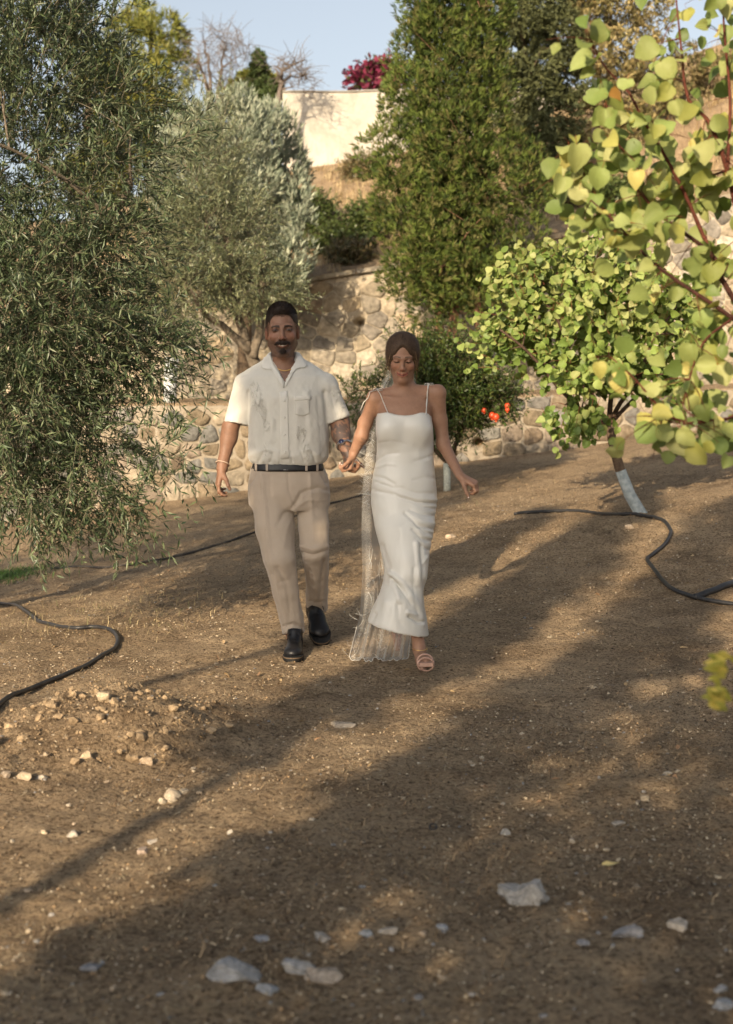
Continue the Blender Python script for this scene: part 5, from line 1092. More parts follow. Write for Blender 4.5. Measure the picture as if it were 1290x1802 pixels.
tips = hand(bod, M(390, 824, -.04), np.array([-.22, -.05, -1]), np.array([1, .25, .0]), .178, [(14, 38, 30), (20, 42, 34), (26, 46, 36), (32, 48, 38)], thumb=(35, 10), tdir=(0, -1, 0), spread=3)
tips2 = hand(bod, M(610, 795, -.11), np.array([.10, -.12, -1]), np.array([.9, .5, 0]), .172, [(62, 70, 40), (60, 72, 42), (58, 74, 45), (55, 74, 45)], thumb=(40, 30), tdir=(-.4, -1, 0), spread=2)
def seamed(S_, h, boxes):
    "coarse mesh of everything, with finer meshes for given boxes; one object"
    lo = np.min([o[1][1] for o in S_.ops if o[0] == '+'], 0) - .02; hi = np.max([o[1][2] for o in S_.ops if o[0] == '+'], 0) + .02
    V, Q = S_.mesh(h, lo, hi); parts = []
    for blo, bhi, hh in boxes:
        blo, bhi = np.asarray(blo), np.asarray(bhi); c = V[Q].mean(1); inside = ((c > blo + .006) & (c < bhi - .006)).all(1); Q = Q[~inside]; parts.append(S_.mesh(hh, blo, bhi))
    return [(V, Q)] + parts
hb = (M(450, 640, -.2), M(545, 515, .2)); box = (np.minimum(*hb) , np.maximum(*hb)); box[0][2] = M(0, 628)[2]
def bx3(a, b_): a, b_ = np.asarray(a), np.asarray(b_); return np.minimum(a, b_), np.maximum(a, b_)
hb2 = bx3(M(365, 880, -.22), M(415, 812, .15)); hb3 = bx3(M(580, 850, -.35), M(650, 785, .12))
pieces = seamed(bod, .0085, [(*box, .0024), (*hb2, .0026), (*hb3, .0026)])
SK_M = np.array([.225, .124, .080])
mb = MB()
for V, Q in pieces:
    c = np.tile(SK_M, (len(V), 1)); l = HM.l(V); ish = l[:, 2] > -.125
    cf = paint_face(V, HM, c, False); c = np.where((ish & (V[:, 2] > M(0, 632)[2]))[:, None], cf, c)
    px = to_px(V)
    tat = (px[:, 0] > 575) & (px[:, 1] > 735) & (px[:, 1] < 812) & (V[:, 1] < 7.6); n_ = vn(V * 42, 5) * .6 + vn(V * 95, 6) * .4      # sleeve tattoo
    c = mixp(c, tat * sm(.42, .52, n_) * .80, (.055, .05, .05))
    ch = (np.abs(px[:, 0] - 501) < 9) & (px[:, 1] > 655) & (px[:, 1] < 685) & (V[:, 1] < YM); c = mixp(c, ch * sm(.46, .54, vn(V * 120, 9)) * .6, (.10, .08, .075))
    hairy = (px[:, 0] < 425) & (px[:, 1] > 745) & (px[:, 1] < 815); c = mixp(c, hairy * .35 * vn(V * 300, 7), (.08, .05, .035))
    mb.add(V, Q, None, c)
for p, v, r in tips + tips2:                                 # nails
    pass
mb.build('body', SKIN, man)
sb_ = Surf(np.concatenate([p[0] for p in pieces[:2]]), np.concatenate([pieces[0][1], pieces[1][1] + len(pieces[0][0])]))
# hair
HAIRM = attr_mat('dark_hair', rough=.6, spec=.25, scale=200, bmp=.4, bd=.002, var=.5)
hs = Shape(); hs.add(HM.ell((0, .022, .043), (.0752, .0975, .0865)), .01); hs.add(HM.ell((0, -.018, .096), (.046, .056, .027)), .02)
def hl(X, Y, Z):
    l = HM.l(np.stack([X, Y, Z], -1)); x, y, z = l[..., 0], l[..., 1], l[..., 2]; ax = np.abs(x)
    front = .072 - .25 * np.maximum(ax - .035, 0) * 0 + .012 * sm(.02, .045, ax) * sm(.062, .045, ax); side = .072 - .062 * sm(-.060, -.030, y) - .075 * sm(.02, .075, y)
    return (np.minimum(front, side) - z) * HM.k * .8
hs.keep(hl, .006); V, Q = hs.mesh(.0035); V = V + vnormals(V, Q) * (.006 * fbm(V * 90, 2, 4))[:, None]
l = HM.l(V); fade = sm(.052, .010, l[:, 2]); c = mixp(np.tile((.022, .014, .010), (len(V), 1)), fade * .55, SK_M * .6)
mb = MB(); mb.add(V, Q, None, c); up_ = HM.R @ np.array([0, -.5, .8]); Nr = vnormals(V, Q); topm = l[:, 2] > .070
vv, q, tr, cc = blades_on(V[topm], Nr[topm], 2600, .0085, .0010, lambda p: up_[None] + 0 * p, (.030, .018, .012), rng, .6); mb.add(vv, q, tr, cc)
vv, q, tr, cc = blades_on(V[~topm], Nr[~topm], 1200, .006, .0009, lambda p: np.array([[0, .5, -.8]]) + 0 * p, (.026, .017, .012), rng, .85); mb.add(vv, q, tr, cc)
hl_v = np.concatenate([pc[0] for pc in pieces[1:2]]); ln = HM.l(hl_v); nn_ = vnormals(*pieces[1]); zone = (ln[:, 2] > -.005) & (np.abs(hl(hl_v[:, 0], hl_v[:, 1], hl_v[:, 2])) < .008 + .006 * vn(hl_v * 90, 4)) & (ln[:, 1] < .06)
vv, q, tr, cc = blades_on(hl_v[zone], nn_[zone], 900, .006, .0006, lambda p: np.array([[0, .3, .9]]) + 0 * p, (.03, .019, .013), rng, .7); mb.add(vv, q, tr, cc)
mb.build('hair', HAIRM, man)
# moustache and goatee
ms = Shape()
for s in (-1, 1): ms.add(HM.cone((s * .003, -.1020, -.0560), (s * .024, -.0900, -.0565), .0062, .0062), .004); ms.add(HM.cone((s * .024, -.0900, -.0565), (s * .033, -.0810, -.0610), .0054, .0028), .004)
V, Q = ms.mesh(.0022); mb = MB(); V = V + vnormals(V, Q) * (.003 * fbm(V * 200, 2, 2))[:, None]; mb.add(V, Q, None, (.024, .015, .010))
vv, q, tr, cc = blades_on(V, vnormals(V, Q), 900, .008, .0006, lambda p: (HM.R @ np.array([0, -.3, -1]))[None] + 0 * p + (HM.l(p)[:, :1] * 18) * HM.R[:, 0][None], (.03, .018, .012), rng, .8); mb.add(vv, q, tr, cc); mb.build('moustache', HAIRM, man)
gs = Shape(); gs.add(HM.ell((0, -.0855, -.0960), (.0165, .0110, .0105)), .004); gs.add(HM.ell((0, -.0895, -.0860), (.0075, .005, .006)), .004)
V, Q = gs.mesh(.0024); V = V + vnormals(V, Q) * (.004 * fbm(V * 180, 2, 3))[:, None]; mb = MB(); mb.add(V, Q, None, (.030, .020, .014))
vv, q, tr, cc = blades_on(V, vnormals(V, Q), 900, .009, .0006, lambda p: (HM.R @ np.array([0, -.2, -1]))[None] + 0 * p, (.03, .019, .013), rng, .8); mb.add(vv, q, tr, cc); mb.build('beard', HAIRM, man)
# shirt
LINEN = cloth('linen_shirt', (.53, .515, .465), rough=.9, bmp=.3, mott=.04)
sh = Shape(); TR = [(619, 475, 523, .062, .045), (632, 466, 534, .068, .035), (646, 450, 550, .085, .02), (662, 436, 566, .110, .01), (700, 433, 577, .135, 0), (750, 436, 579, .135, 0), (790, 436, 579, .135, 0), (803, 436, 579, .135, 0), (812, 440, 574, .128, 0), (820, 452, 562, .112, 0)]
sh.add(loft(TR, YM, 2.5), .03)
sh.add(cone(M(474, 652, .02), M(432, 676), .040, .050), .06); sh.add(cone(M(524, 650, .02), M(573, 676), .040, .050), .06)
sh.add(cone(M(430, 682), M(413, 765, -.0), .056, .066, .95), .03); sh.add(cone(M(574, 682), M(606, 765, -.0), .056, .066, .95), .03)
def both(f, g): return lambda X, Y, Z: np.maximum(f(X, Y, Z), g(X, Y, Z))
# sleeve hems
ha, hbb = plane(M(414, 746), norm(np.array([-.18, -.10, -1]))), (lambda X, Y, Z: X - M(437, 700)[0]); sh.sub((lambda X, Y, Z: -np.minimum(ha(X, Y, Z), -hbb(X, Y, Z)), M(360, 800, -.3), M(437, 690, .3)), .002)
hc, hd = plane(M(600, 739), norm(np.array([.42, -.10, -1]))), (lambda X, Y, Z: M(578, 700)[0] - X); sh.sub((lambda X, Y, Z: -np.minimum(hc(X, Y, Z), -hd(X, Y, Z)), M(578, 800, -.3), M(640, 690, .3)), .002)
inn = Shape()
for arm in ((M(432, 672), M(409, 785)), (M(572, 670), M(613, 785))): sh.sub(cone(arm[0] * .35 + arm[1] * .65, arm[1] + (arm[1] - arm[0]) * .3, .055, .064, .95), .003)
sh.sub(cone(M(499, 590, .02), M(499, 652, .015), .066, .060), .004)
# V neck: a wedge removed at the front
Vp = M(501, 677, -.13); a1, a2 = M(475, 622, -.13), M(523, 622, -.13)
n1 = np.array([-(a1 - Vp)[2], 0, (a1 - Vp)[0]]); n1 = norm(n1) * (-1 if n1[0] > 0 else 1); n2 = np.array([-(a2 - Vp)[2], 0, (a2 - Vp)[0]]); n2 = norm(n2) * (1 if n2[0] > 0 else -1)
p1, p2 = plane(Vp, n1), plane(Vp, n2)
sh.sub((lambda X, Y, Z: np.maximum(np.maximum(p1(X, Y, Z), p2(X, Y, Z)), Y - YM + .0), M(462, 682, -.25), M(536, 600, .0)), .004)
V, Q = sh.mesh(.0056); V = relax(V, Q, 1)
fold = [([(455, 690), (448, 800)], .006, 6), ([(470, 700), (462, 800)], -.005, 6), ([(540, 690), (548, 790)], .006, 6), ([(560, 700), (566, 800)], -.005, 5), ([(524, 720), (520, 800)], .004, 6), ([(480, 740), (476, 805)], .004, 5),
        ([(437, 690), (437, 760)], -.012, 4), ([(571, 690), (578, 760)], -.012, 4), ([(405, 690), (398, 740)], .006, 6), ([(420, 680), (412, 745)], -.005, 5), ([(590, 680), (607, 730)], .007, 6), ([(582, 690), (594, 740)], -.006, 4),
        ([(445, 800), (470, 790), (500, 802)], .006, 5), ([(560, 800), (540, 790), (520, 803)], .006, 5), ([(455, 812), (465, 795)], -.008, 3), ([(475, 813), (480, 797)], -.008, 3), ([(493, 814), (494, 798)], -.007, 3), ([(515, 813), (512, 797)], -.008, 3), ([(535, 812), (530, 795)], -.008, 3), ([(555, 812), (548, 793)], -.009, 3)]
V = crease(V, Q, fold); V = wrinkle(V, Q, .006, 16, 3, (1, 1, .45)); V = wrinkle(V, Q, .0036, 36, 5, (1, 1, .5))
build(V, Q, 'shirt', LINEN, man); ss = Surf(V, Q); nv = sh
shirt = bpy.context.scene.objects[[o.name for o in man.children if o.name.startswith('shirt')][0]]
SHT = cloth('linen_trim', (.58, .565, .515), rough=.85, bmp=.2)
def sub_mb(mb, name, mat, par, thing_): # sub-part: child of a part
    o = mb.build(name, mat, par, origin=tuple(thing_.matrix_world.translation)); return o
shirt.matrix_world = Matrix.Translation(man.location)
for poly in ([(474, 620), (466, 630), (459, 646), (463, 650), (477, 648), (487, 664), (499, 684), (500, 674), (489, 655), (480, 640)], [(520, 616), (530, 628), (540, 645), (536, 648), (524, 646), (514, 660), (502, 682), (501, 674), (511, 655), (520, 638)]):
    patch(ss, poly, .007, 2.0).build('collar', SHT, shirt)
patch(ss, [(492, 690), (506, 688), (509, 806), (495, 808)], .0035, 3).build('placket', SHT, shirt)
for y_ in (705, 735, 765, 795):
    h = ss.hit(500.5 + (y_ - 690) * .012, y_, .006); mb = MB(); mb.tube([h, h + [0, -.003, 0]], [.0055, .005], 8, (.7, .69, .64), up=(0, 0, 1)); mb.build('button', SHT, shirt)
patch(ss, [(517, 697), (546, 696), (547, 703), (517, 704)], .0045, 2).build('pocket_flap', SHT, shirt)
patch(ss, [(518, 704), (545, 703), (545, 728), (532, 733), (519, 729)], .002, 2.5).build('pocket', LINEN, shirt)
mb = MB()                                                   # tonal embroidery: leafy sprays and circles
def emb(cx, cy, s, k):
    rg = np.random.default_rng(int(cx * 7 + cy))
    for j in range(k):
        a = rg.uniform(0, 6.28); r = s * rg.uniform(.2, 1); a2 = a + rg.uniform(-1, 1); pts = [(cx + r * math.cos(a) * .6, cy + r * math.sin(a)), (cx + (r + 3) * math.cos(a2) * .6, cy + (r + 3) * math.sin(a2)), (cx + (r + 6) * math.cos(a2 + .4) * .6, cy + (r + 6) * math.sin(a2 + .4))]
        L_ = line_on(ss, pts, .0015, 6)
        if len(L_) > 2: mb.tube(L_, .0022, 4, (.8, .79, .74), flat=.5)
for a in [(452, 705, 14, 26), (463, 728, 12, 20), (448, 680, 12, 12), (530, 765, 12, 22), (538, 795, 10, 12), (470, 750, 8, 10), (592, 692, 10, 12), (602, 712, 8, 8), (470, 790, 10, 10)]: emb(*a)
mb.build('embroidery', SHT, shirt, kind='stuff')
# trousers
TWILL = cloth('beige_twill', (.38, .315, .25), rough=.85, bmp=.2, mott=.05)
tr_s = Shape(); tr_s.add(loft([(812, 447, 566, .108, 0), (826, 441, 572, .116, 0), (845, 437, 578, .128, 0), (868, 436, 581, .132, 0), (888, 438, 580, .125, 0), (896, 446, 574, .115, 0)], YM, 2.4), .02)
def legs(rows, k=.03):
    for (a, ra), (b_, rb) in zip(rows[:-1], rows[1:]): tr_s.add(cone(a, b_, ra, rb), k)
legs([(M(478, 872, -.01), .108), (M(484, 930, -.06), .099), (M(493, 985, -.11), .082), (M(502, 1040, -.08), .066), (M(512, 1085, -.045), .060), (M(518, 1128, -.02), .059)], .012)
legs([(M(549, 872, 0), .086), (M(552, 925, -.04), .079), (M(553, 965, -.055), .076)], .010); legs([(M(554, 968, -.045), .070), (M(557, 1000, .05), .063), (M(558, 1040, .17), .058), (M(557, 1085, .28), .057)], .012)
hp1 = plane(M(517, 1116, -.02), (.10, -.25, -1)); tr_s.sub((lambda X, Y, Z: -hp1(X, Y, Z), M(480, 1175, -.25), M(545, 1100, .15)), .002); tr_s.sub(cone(M(512, 1095, -.03), M(519, 1140, -.02), .050, .052), .002)
hp2 = plane(M(556, 1070, .26), (0, .35, -1)); tr_s.sub((lambda X, Y, Z: -hp2(X, Y, Z), M(525, 1120, .10), M(590, 1050, .50)), .002); tr_s.sub(cone(M(556, 1052, .22), M(556, 1100, .30), .046, .048), .002)
V, Q = tr_s.mesh(.0062); V = relax(V, Q, 1)
V = crease(V, Q, [([(462, 835), (466, 880), (474, 960), (490, 1040), (508, 1110)], .010, 3.5), ([(474, 838), (476, 870)], -.006, 4), ([(545, 836), (548, 880), (552, 950)], .007, 4), ([(519, 888), (530, 868), (560, 858), (580, 864)], -.012, 4), ([(519, 892), (540, 880), (575, 880)], .006, 4), ([(519, 890), (500, 905), (488, 925)], -.010, 5), ([(518, 900), (505, 930), (500, 960)], .007, 5),
                  ([(526, 972), (550, 978), (580, 968)], -.016, 4.5), ([(524, 960), (550, 966), (582, 960)], .008, 4), ([(535, 985), (555, 1010), (560, 1050)], .008, 5), ([(570, 985), (566, 1020), (562, 1060)], -.009, 4), ([(545, 1000), (548, 1060)], -.006, 4),
                  ([(490, 1000), (505, 1030), (512, 1090)], -.009, 5), ([(478, 1010), (490, 1025), (510, 1022)], -.006, 4), ([(520, 1000), (524, 1060), (528, 1100)], .007, 4), ([(500, 1103), (515, 1098), (532, 1104)], -.011, 3.5), ([(502, 1111), (518, 1108), (534, 1112)], .006, 3), ([(506, 826), (508, 860), (516, 885)], -.005, 2.5), ([(440, 850), (452, 835)], -.008, 3), ([(575, 850), (566, 833)], -.008, 3), ([(545, 1058), (560, 1062), (572, 1058)], -.007, 3)])
V = wrinkle(V, Q, .006, 12, 31, (1, 1, .5)); V = wrinkle(V, Q, .0032, 26, 33, (1, 1, .6))
build(V, Q, 'trousers', TWILL, man); st_ = Surf(V, Q)
tro = [o for o in man.children if o.name.startswith('trousers')][0]; tro.matrix_world = Matrix.Translation(man.location)
LEATHER = simple('black_leather', (.006, .006, .008), (.011, .011, .012), 40, .42, .2, .002, spec=.35); STEEL = simple('steel', (.5, .5, .52), (.6, .6, .62), 60, .25, .05, .001, metal=1)
# belt: a flat strap round the waist
def strap_ring(rows, Yc, thick, grow, n=72, nexp=2.4):
    mb = MB(); V = []
    for py, g in rows:
        l, r, b_ = np.interp(py, [812, 826, 845], [450, 445, 441]), np.interp(py, [812, 826, 845], [564, 568, 573]), np.interp(py, [812, 826, 845], [.108, .116, .128])
        p, q = P(l, py, Yc), P(r, py, Yc); a = (q[0] - p[0]) / 2 + g; cx = (p[0] + q[0]) / 2; u = np.linspace(0, 2 * np.pi, n, endpoint=False); c_, s_ = np.cos(u), np.sin(u)
        V.append(np.stack([cx + a * np.sign(c_) * np.abs(c_) ** (2 / nexp), Yc + (b_ + g) * np.sign(s_) * np.abs(s_) ** (2 / nexp), np.full(n, p[2])], -1))
    V = np.array(V); m_, n_, _ = V.shape; I = np.arange(m_ * n_).reshape(m_, n_); I2 = np.roll(I, -1, 1); q = np.stack([I[:-1], I2[:-1], I2[1:], I[1:]], -1).reshape(-1, 4); mb.add(V.reshape(-1, 3), q); return mb, V, q
mb, V, q = strap_ring([(812.5, .0), (813, .009), (816, .0105), (824, .0105), (827.5, .009), (828, .0)], YM, 0, 0); mb.build('belt', LEATHER, man); blt = Surf(V.reshape(-1, 3), q)
bo = [o for o in man.children if o.name.startswith('belt')][0]; bo.matrix_world = Matrix.Translation(man.location)
mb = MB()
for a, b_ in (((499, 814), (499, 827)), ((499, 827), (507, 827)), ((507, 827), (507, 814)), ((507, 814), (499, 814))): mb.tube([blt.hit(*a, .004), blt.hit(*b_, .004)], .0016, 5)
mb.build('buckle', STEEL, bo)
for x_ in (470, 539, 451, 558):
    mb = patch(blt, [(x_ - 2, 811), (x_ + 2, 811), (x_ + 2, 829), (x_ - 2, 829)], .003, 2); mb.build('belt_loop', TWILL, tro)
# shoes
def shoe(mb_root, heel, toe, up, name='shoe', wide=1.08):
    heel, toe = np.asarray(heel), np.asarray(toe); f = norm(toe - heel); up = norm(np.asarray(up) - np.dot(up, f) * f); s = np.cross(f, up); R = np.stack([s, f, up], 1); Lr = np.linalg.norm(toe - heel); k = Lr / .29
    W = lambda x, y, z: heel + R @ (np.array([x * wide, y, z]) * k); E_ = lambda c, r: ell(W(*c), np.array(r) * k * [wide, 1, 1], R)
    up_s = Shape(); up_s.add(E_((0, .045, .045), (.036, .048, .050)), .02); up_s.add(E_((0, .14, .035), (.042, .085, .034)), .03); up_s.add(E_((0, .225, .026), (.047, .062, .034)), .025); up_s.add(cone(W(0, .05, .05), W(0, .045, .105), .037 * k, .040 * k), .02); up_s.add(cone(W(0, .10, .06), W(0, .075, .10), .028 * k, .03 * k), .03)
    up_s.sub(cone(W(0, .052, .075), W(0, .05, .15), .033 * k, .037 * k), .004); up_s.keep(lambda X, Y, Z: -plane(W(0, 0, .012), up)(X, Y, Z), .002)
    V, Q = up_s.mesh(.0035); o = build(V, Q, name, LEATHER, mb_root)
    sl_ = Shape(); pr = [(.0, .034), (.05, .036), (.12, .036), (.18, .045), (.235, .050), (.275, .044)]
    for (y0, w0), (y1, w1) in zip(pr[:-1], pr[1:]): sl_.add(cone(W(0, y0 + .005, .004), W(0, y1 + .005, .004), w0 * k * wide, w1 * k * wide), .01)
    sl_.keep(plane(W(0, 0, .016), up), .002); sl_.keep(lambda X, Y, Z: -plane(W(0, 0, -.012), up)(X, Y, Z), .002)
    V, Q = sl_.mesh(.0035); so = MB(); px = R.T @ (V - heel).T; c = np.where(((px[2] > .007) & (px[2] < .0125))[:, None], (.13, .085, .05), (.010, .010, .010)); so.add(V, Q, None, c)
    o.matrix_world = Matrix.Translation(mb_root.location); so.build('sole', attr_mat('sole_rubber', rough=.7, bmp=.2), o)
    la = MB()
    for i in range(4):
        y_ = .105 + .017 * i; z_ = .0865 - .0085 * i - .003 * i * i * .3; la.tube([W(-.018, y_, z_ - .006), W(-.006, y_ + .004, z_ + .006), W(.006, y_ - .002, z_ + .006), W(.018, y_, z_ - .006)], .0022 * k, 5)
    for s_ in (-1, 1): la.tube([W(0, .10, .098), W(s_ * .016, .10, .106), W(s_ * .032, .108, .09), W(s_ * .036, .115, .07)], .002 * k, 5)
    la.build('laces', LEATHER, o); return o
fz = Hs(M(517, 1160)[0], 7.05)
toe = P(515, 1160, 7.03); toe[2] = fz + .014; heel = P(520, 1140, 7.31); heel[2] = fz + .012; shoe(man, heel, toe, (0, 0, 1))
toe = P(566, 1137, 7.42); toe[2] = Hs(toe[0], 7.42) + .022; heel = P(550, 1068, 7.64); shoe(man, heel, toe, (0, -.4, 1), wide=1.22)
mb = MB(); mb.tube([M(553, 1060, .26), M(553, 1078, .26), M(555, 1092, .235)], [.041, .039, .036], 14, (.5, .47, .43)); mb.build('sock', LINEN, man)
# gold chain, watch, bracelet
GOLD = simple('gold', (.62, .40, .14), (.70, .48, .18), 80, .3, .05, .001, metal=1)
mb = MB(); L_ = [sb_.hit(x_, y_, .003) for x_, y_ in zip(np.linspace(484, 518, 30), 646 + 6.5 * (1 - ((np.linspace(484, 518, 30) - 501) / 17) ** 2))]
for h in L_:
    if h is not None: mb.add(ICO_V * [.0040, .0030, .0032] + h, None, ICO_F)
mb.build('necklace', GOLD, man)
wc, wd = M(606, 784, -.085), norm(M(609, 792, -.10) - M(600, 762, -.02)); a_ = norm(np.cross(wd, [0, 1, 0])); b_ = np.cross(a_, wd); u = np.linspace(0, 2 * np.pi, 29); ring = wc + .037 * (np.cos(u)[:, None] * a_ + np.sin(u)[:, None] * b_)
mb = MB(); mb.tube(ring, .0060, 8, cap=False); mb.build('watch_strap', STEEL, man)
face_d = norm(-b_ * (1 if b_[1] > 0 else -1) + a_ * .0 + np.array([-.25, -.3, 0])); mb = MB(); mb.tube([wc + face_d * .034, wc + face_d * .045], [.0165, .0155], 18, up=wd); wo_ = mb.build('watch_case', STEEL, man); wo_.matrix_world = Matrix.Translation(man.location)
mb = MB(); mb.tube([wc + face_d * .0445, wc + face_d * .0462], [.012, .012], 18, up=wd); mb.build('dial', simple('dial_blue', (.01, .015, .04), (.015, .02, .06), 30, .2, 0, .001), wo_)
wc, wd = M(392, 816, -.035), norm(M(393, 812, -.03) - M(403, 768)); a_ = norm(np.cross(wd, [0, 1, 0])); b_ = np.cross(a_, wd); ring = wc + (.036 * np.cos(u)[:, None] * a_ + .035 * np.sin(u)[:, None] * b_) + np.array([0, 0, -.006]) * (np.sin(u)[:, None]); mb = MB(); mb.tube(ring, .0026, 6, cap=False); mb.build('bracelet', simple('cord', (.55, .42, .32), (.5, .36, .27), 60, .7), man)

# ================================================================== the bride
YW = 6.98
def F(px, py, dy=0.): return P(px, py, YW + dy)
base = np.array([F(715, 1000)[0], 6.9, Hs(F(715, 1000)[0], 6.9)])
wom = thing('person', 'laughing bride looking down, in a strappy ivory satin dress with trailing veil', 'woman', base)
HF = HeadFrame(F(708.5, 629, -.01), rotz(-1) @ roty(1) @ rotx(17), .93); RW = Shape(); head(RW, HF, True)
RW.add(cone(HF.w((0, .035, -.04)), F(712, 693, .05), .047, .052), .03); RW.add(cone(HF.w((0, .0, -.075)), F(712, 695, .0), .034, .040), .035)
RW.add(loft([(690, 690, 735, .05, .03), (700, 672, 755, .072, .02), (715, 664, 762, .088, .01), (740, 665, 758, .098, 0), (770, 667, 758, .095, 0), (800, 668, 757, .085, 0), (840, 662, 760, .10, 0), (885, 660, 762, .105, 0), (900, 664, 758, .09, 0)], YW, 2.1), .03)
RW.add(cone(F(700, 692, .02), F(660, 698, .01), .034, .036), .03); RW.add(cone(F(722, 690, .02), F(771, 689, .01), .034, .036), .03)
for s, x0, x1 in ((-1, 704, 678), (1, 719, 750)): RW.add(cone(F(x0, 703, -.047), F(x1, 697, -.032), .006, .004), .014)      # collar bones
RW.add(ell(F(686, 752, -.055), (.052, .05, .055)), .04); RW.add(ell(F(738, 752, -.055), (.052, .05, .055)), .04)
RW.add(cone(F(659, 703, .01), F(643, 745, .06), .036, .033), .025); RW.add(cone(F(642, 745, .06), F(636, 768, .06), .034, .032), .02); RW.add(cone(F(636, 768, .06), F(622, 797, .09), .033, .023), .02)
RW.add(cone(F(771, 696, .01), F(774, 740, .03), .037, .033), .025); RW.add(cone(F(775, 740, .03), F(780, 782, .02), .034, .031), .02); RW.add(cone(F(780, 782, .02), F(809, 836, -.12), .033, .0215, 1.0), .02)
RW.add(cone(F(735, 880, 0), F(724, 985, -.09), .085, .055), .03); RW.add(cone(F(722, 985, -.09), P(726, 1060, 6.88), .048, .042), .02); RW.add(cone(P(726, 1060, 6.88), P(738, 1142, 6.76), .042, .029), .02)
RW.add(cone(F(690, 880, 0), F(700, 990, .05), .085, .055), .03); RW.add(cone(F(700, 990, .05), F(700, 1085, .28), .05, .032), .03); RW.add(cone(F(700, 1085, .28), F(699, 1115, .26), .028, .026), .02); RW.add(cone(F(699, 1115, .26), P(700, 1140, 7.16), .025, .018), .02)
ank = P(738, 1142, 6.76); hl_ = P(741, 1163, 6.77); tf = P(750, 1168, 6.56)
RW.add(cone(ank, hl_, .029, .027), .02); RW.add(cone(P(741, 1155, 6.73), P(749, 1166, 6.60), .026, .027), .02)
for i, (dx, ln) in enumerate(((-.026, .034), (-.011, .036), (.003, .034), (.016, .030), (.027, .024))):
    p_ = P(749, 1166, 6.60) + np.array([dx * .95, 0, -.006]); RW.add(cone(p_ + [0, .02, 0], p_ + [dx * .15, -ln, -.004], .0095, .0075), .004)
tw = hand(RW, F(810, 838, -.125), np.array([.80, -.25, -.42]), np.array([-.2, .35, -1]), .165, [(40, 68, 40), (44, 72, 45), (48, 75, 48), (50, 75, 48)], thumb=(30, 30), tdir=(-.3, -1, -.3), spread=3)
tw2 = hand(RW, F(622, 798, .09), np.array([-.35, -.1, -1]), np.array([-.9, -.35, .1]), .158, [(50, 62, 40), (52, 64, 42), (55, 66, 42), (55, 66, 42)], thumb=(30, 30), tdir=(.35, -1, 0), spread=2)
hb = bx3(F(660, 676, -.2), F(752, 570, .2)); pieces = seamed(RW, .0078, [(*hb, .0023), (*bx3(F(795, 885, -.3), F(860, 828, .1)), .0024), (*bx3(F(590, 850, -.12), F(634, 790, .2)), .0025), (*bx3(P(715, 1195, 6.45), P(775, 1135, 6.86)), .0026)])
SK_W = np.array([.295, .168, .108]); mb = MB()
for V, Q in pieces:
    c = np.tile(SK_W, (len(V), 1)); cf = paint_face(V, HF, c, True); l = HF.l(V); c = np.where((l[:, 2] > -.118)[:, None], cf, c); px = to_px(V)
    tat = (px[:, 0] > 634) & (px[:, 0] < 650) & (px[:, 1] > 770) & (px[:, 1] < 795); c = mixp(c, tat * sm(.5, .6, vn(V * 110, 6)) * .5, (.10, .07, .06)); mb.add(V, Q, None, c)
for p, v, r in tw + tw2: pass
mb.build('body', SKIN, wom); sw = Surf(np.concatenate([p[0] for p in pieces[:2]]), np.concatenate([pieces[0][1], pieces[1][1] + len(pieces[0][0])]))
NAIL = simple('nail_polish', (.75, .62, .56), (.78, .66, .6), 30, .25, 0, .001, spec=.6)
for p, v, r in tw[:2] + tw[4:] + tw2[:3]:
    s_ = norm(np.cross(v, [0, 1, .1])); mb = MB(); mb.add(ICO_V * r * .55 + p + np.array([0, -r * .6, 0]) + v * r * .3, None, ICO_F); mb.build('fingernail', NAIL, wom)
# hair: centre part, drawn back low, loose strands
HAIRW = attr_mat('brown_hair', rough=.6, spec=.25, scale=240, bmp=.35, bd=.0015, var=.5)
hw = Shape(); hw.add(HF.ell((0, .024, .043), (.0880, .106, .0880)), .01); hw.add(HF.ell((0, .07, -.02), (.060, .06, .06)), .03)
for s in (-1, 1): hw.add(HF.ell((s * .060, -.010, .012), (.026, .045, .050)), .02)
hw.sub(HF.ell((0, -.112, -.034), (.0600, .080, .088)), .008); hw.sub(HF.cone((0, -.104, .030), (0, -.088, .100), .054, .016), .014); hw.sub(HF.cone((0, -.080, .098), (0, .01, .134), .0032, .0025), .004)
hw.keep(lambda X, Y, Z: (-.040 - HF.l(np.stack([X, Y, Z], -1))[..., 2]) * .9, .01)
V, Q = hw.mesh(.003); l = HF.l(V); ang = np.arctan2(l[:, 2] - .02, l[:, 1] - .03); V = V + vnormals(V, Q) * (.0006 * np.sin(np.abs(l[:, 0]) * 1400 + 9 * vn(l * 22, 2)) + .002 * fbm(V * 50, 2, 5))[:, None]
c = np.tile((.058, .035, .021), (len(V), 1)) * (.5 + 1.1 * vn(l * np.array([520, 26, 40]) + 3 * vn(l * 20, 8)[:, None], 3))[:, None]; c = mixp(c, sm(.02, -.04, l[:, 2]) * .5, (.16, .10, .055)); mb = MB(); mb.add(V, Q, None, c)
Nw = vnormals(V, Q)
def flow(p):
    l_ = HF.l(p); sx = np.sign(l_[:, :1]); return (HF.R @ np.stack([(sx[:, 0] * np.clip((.09 - np.abs(l_[:, 0])) / .09, 0, 1)), .75 + 0 * l_[:, 1], -.55 - 4 * np.abs(l_[:, 0])], 0)).T
vv, q, tr, cc = blades_on(V + Nw * .0006, Nw, 5200, .026, .0007, flow, (.105, .066, .040), rng, .93); mb.add(vv, q, tr, cc)
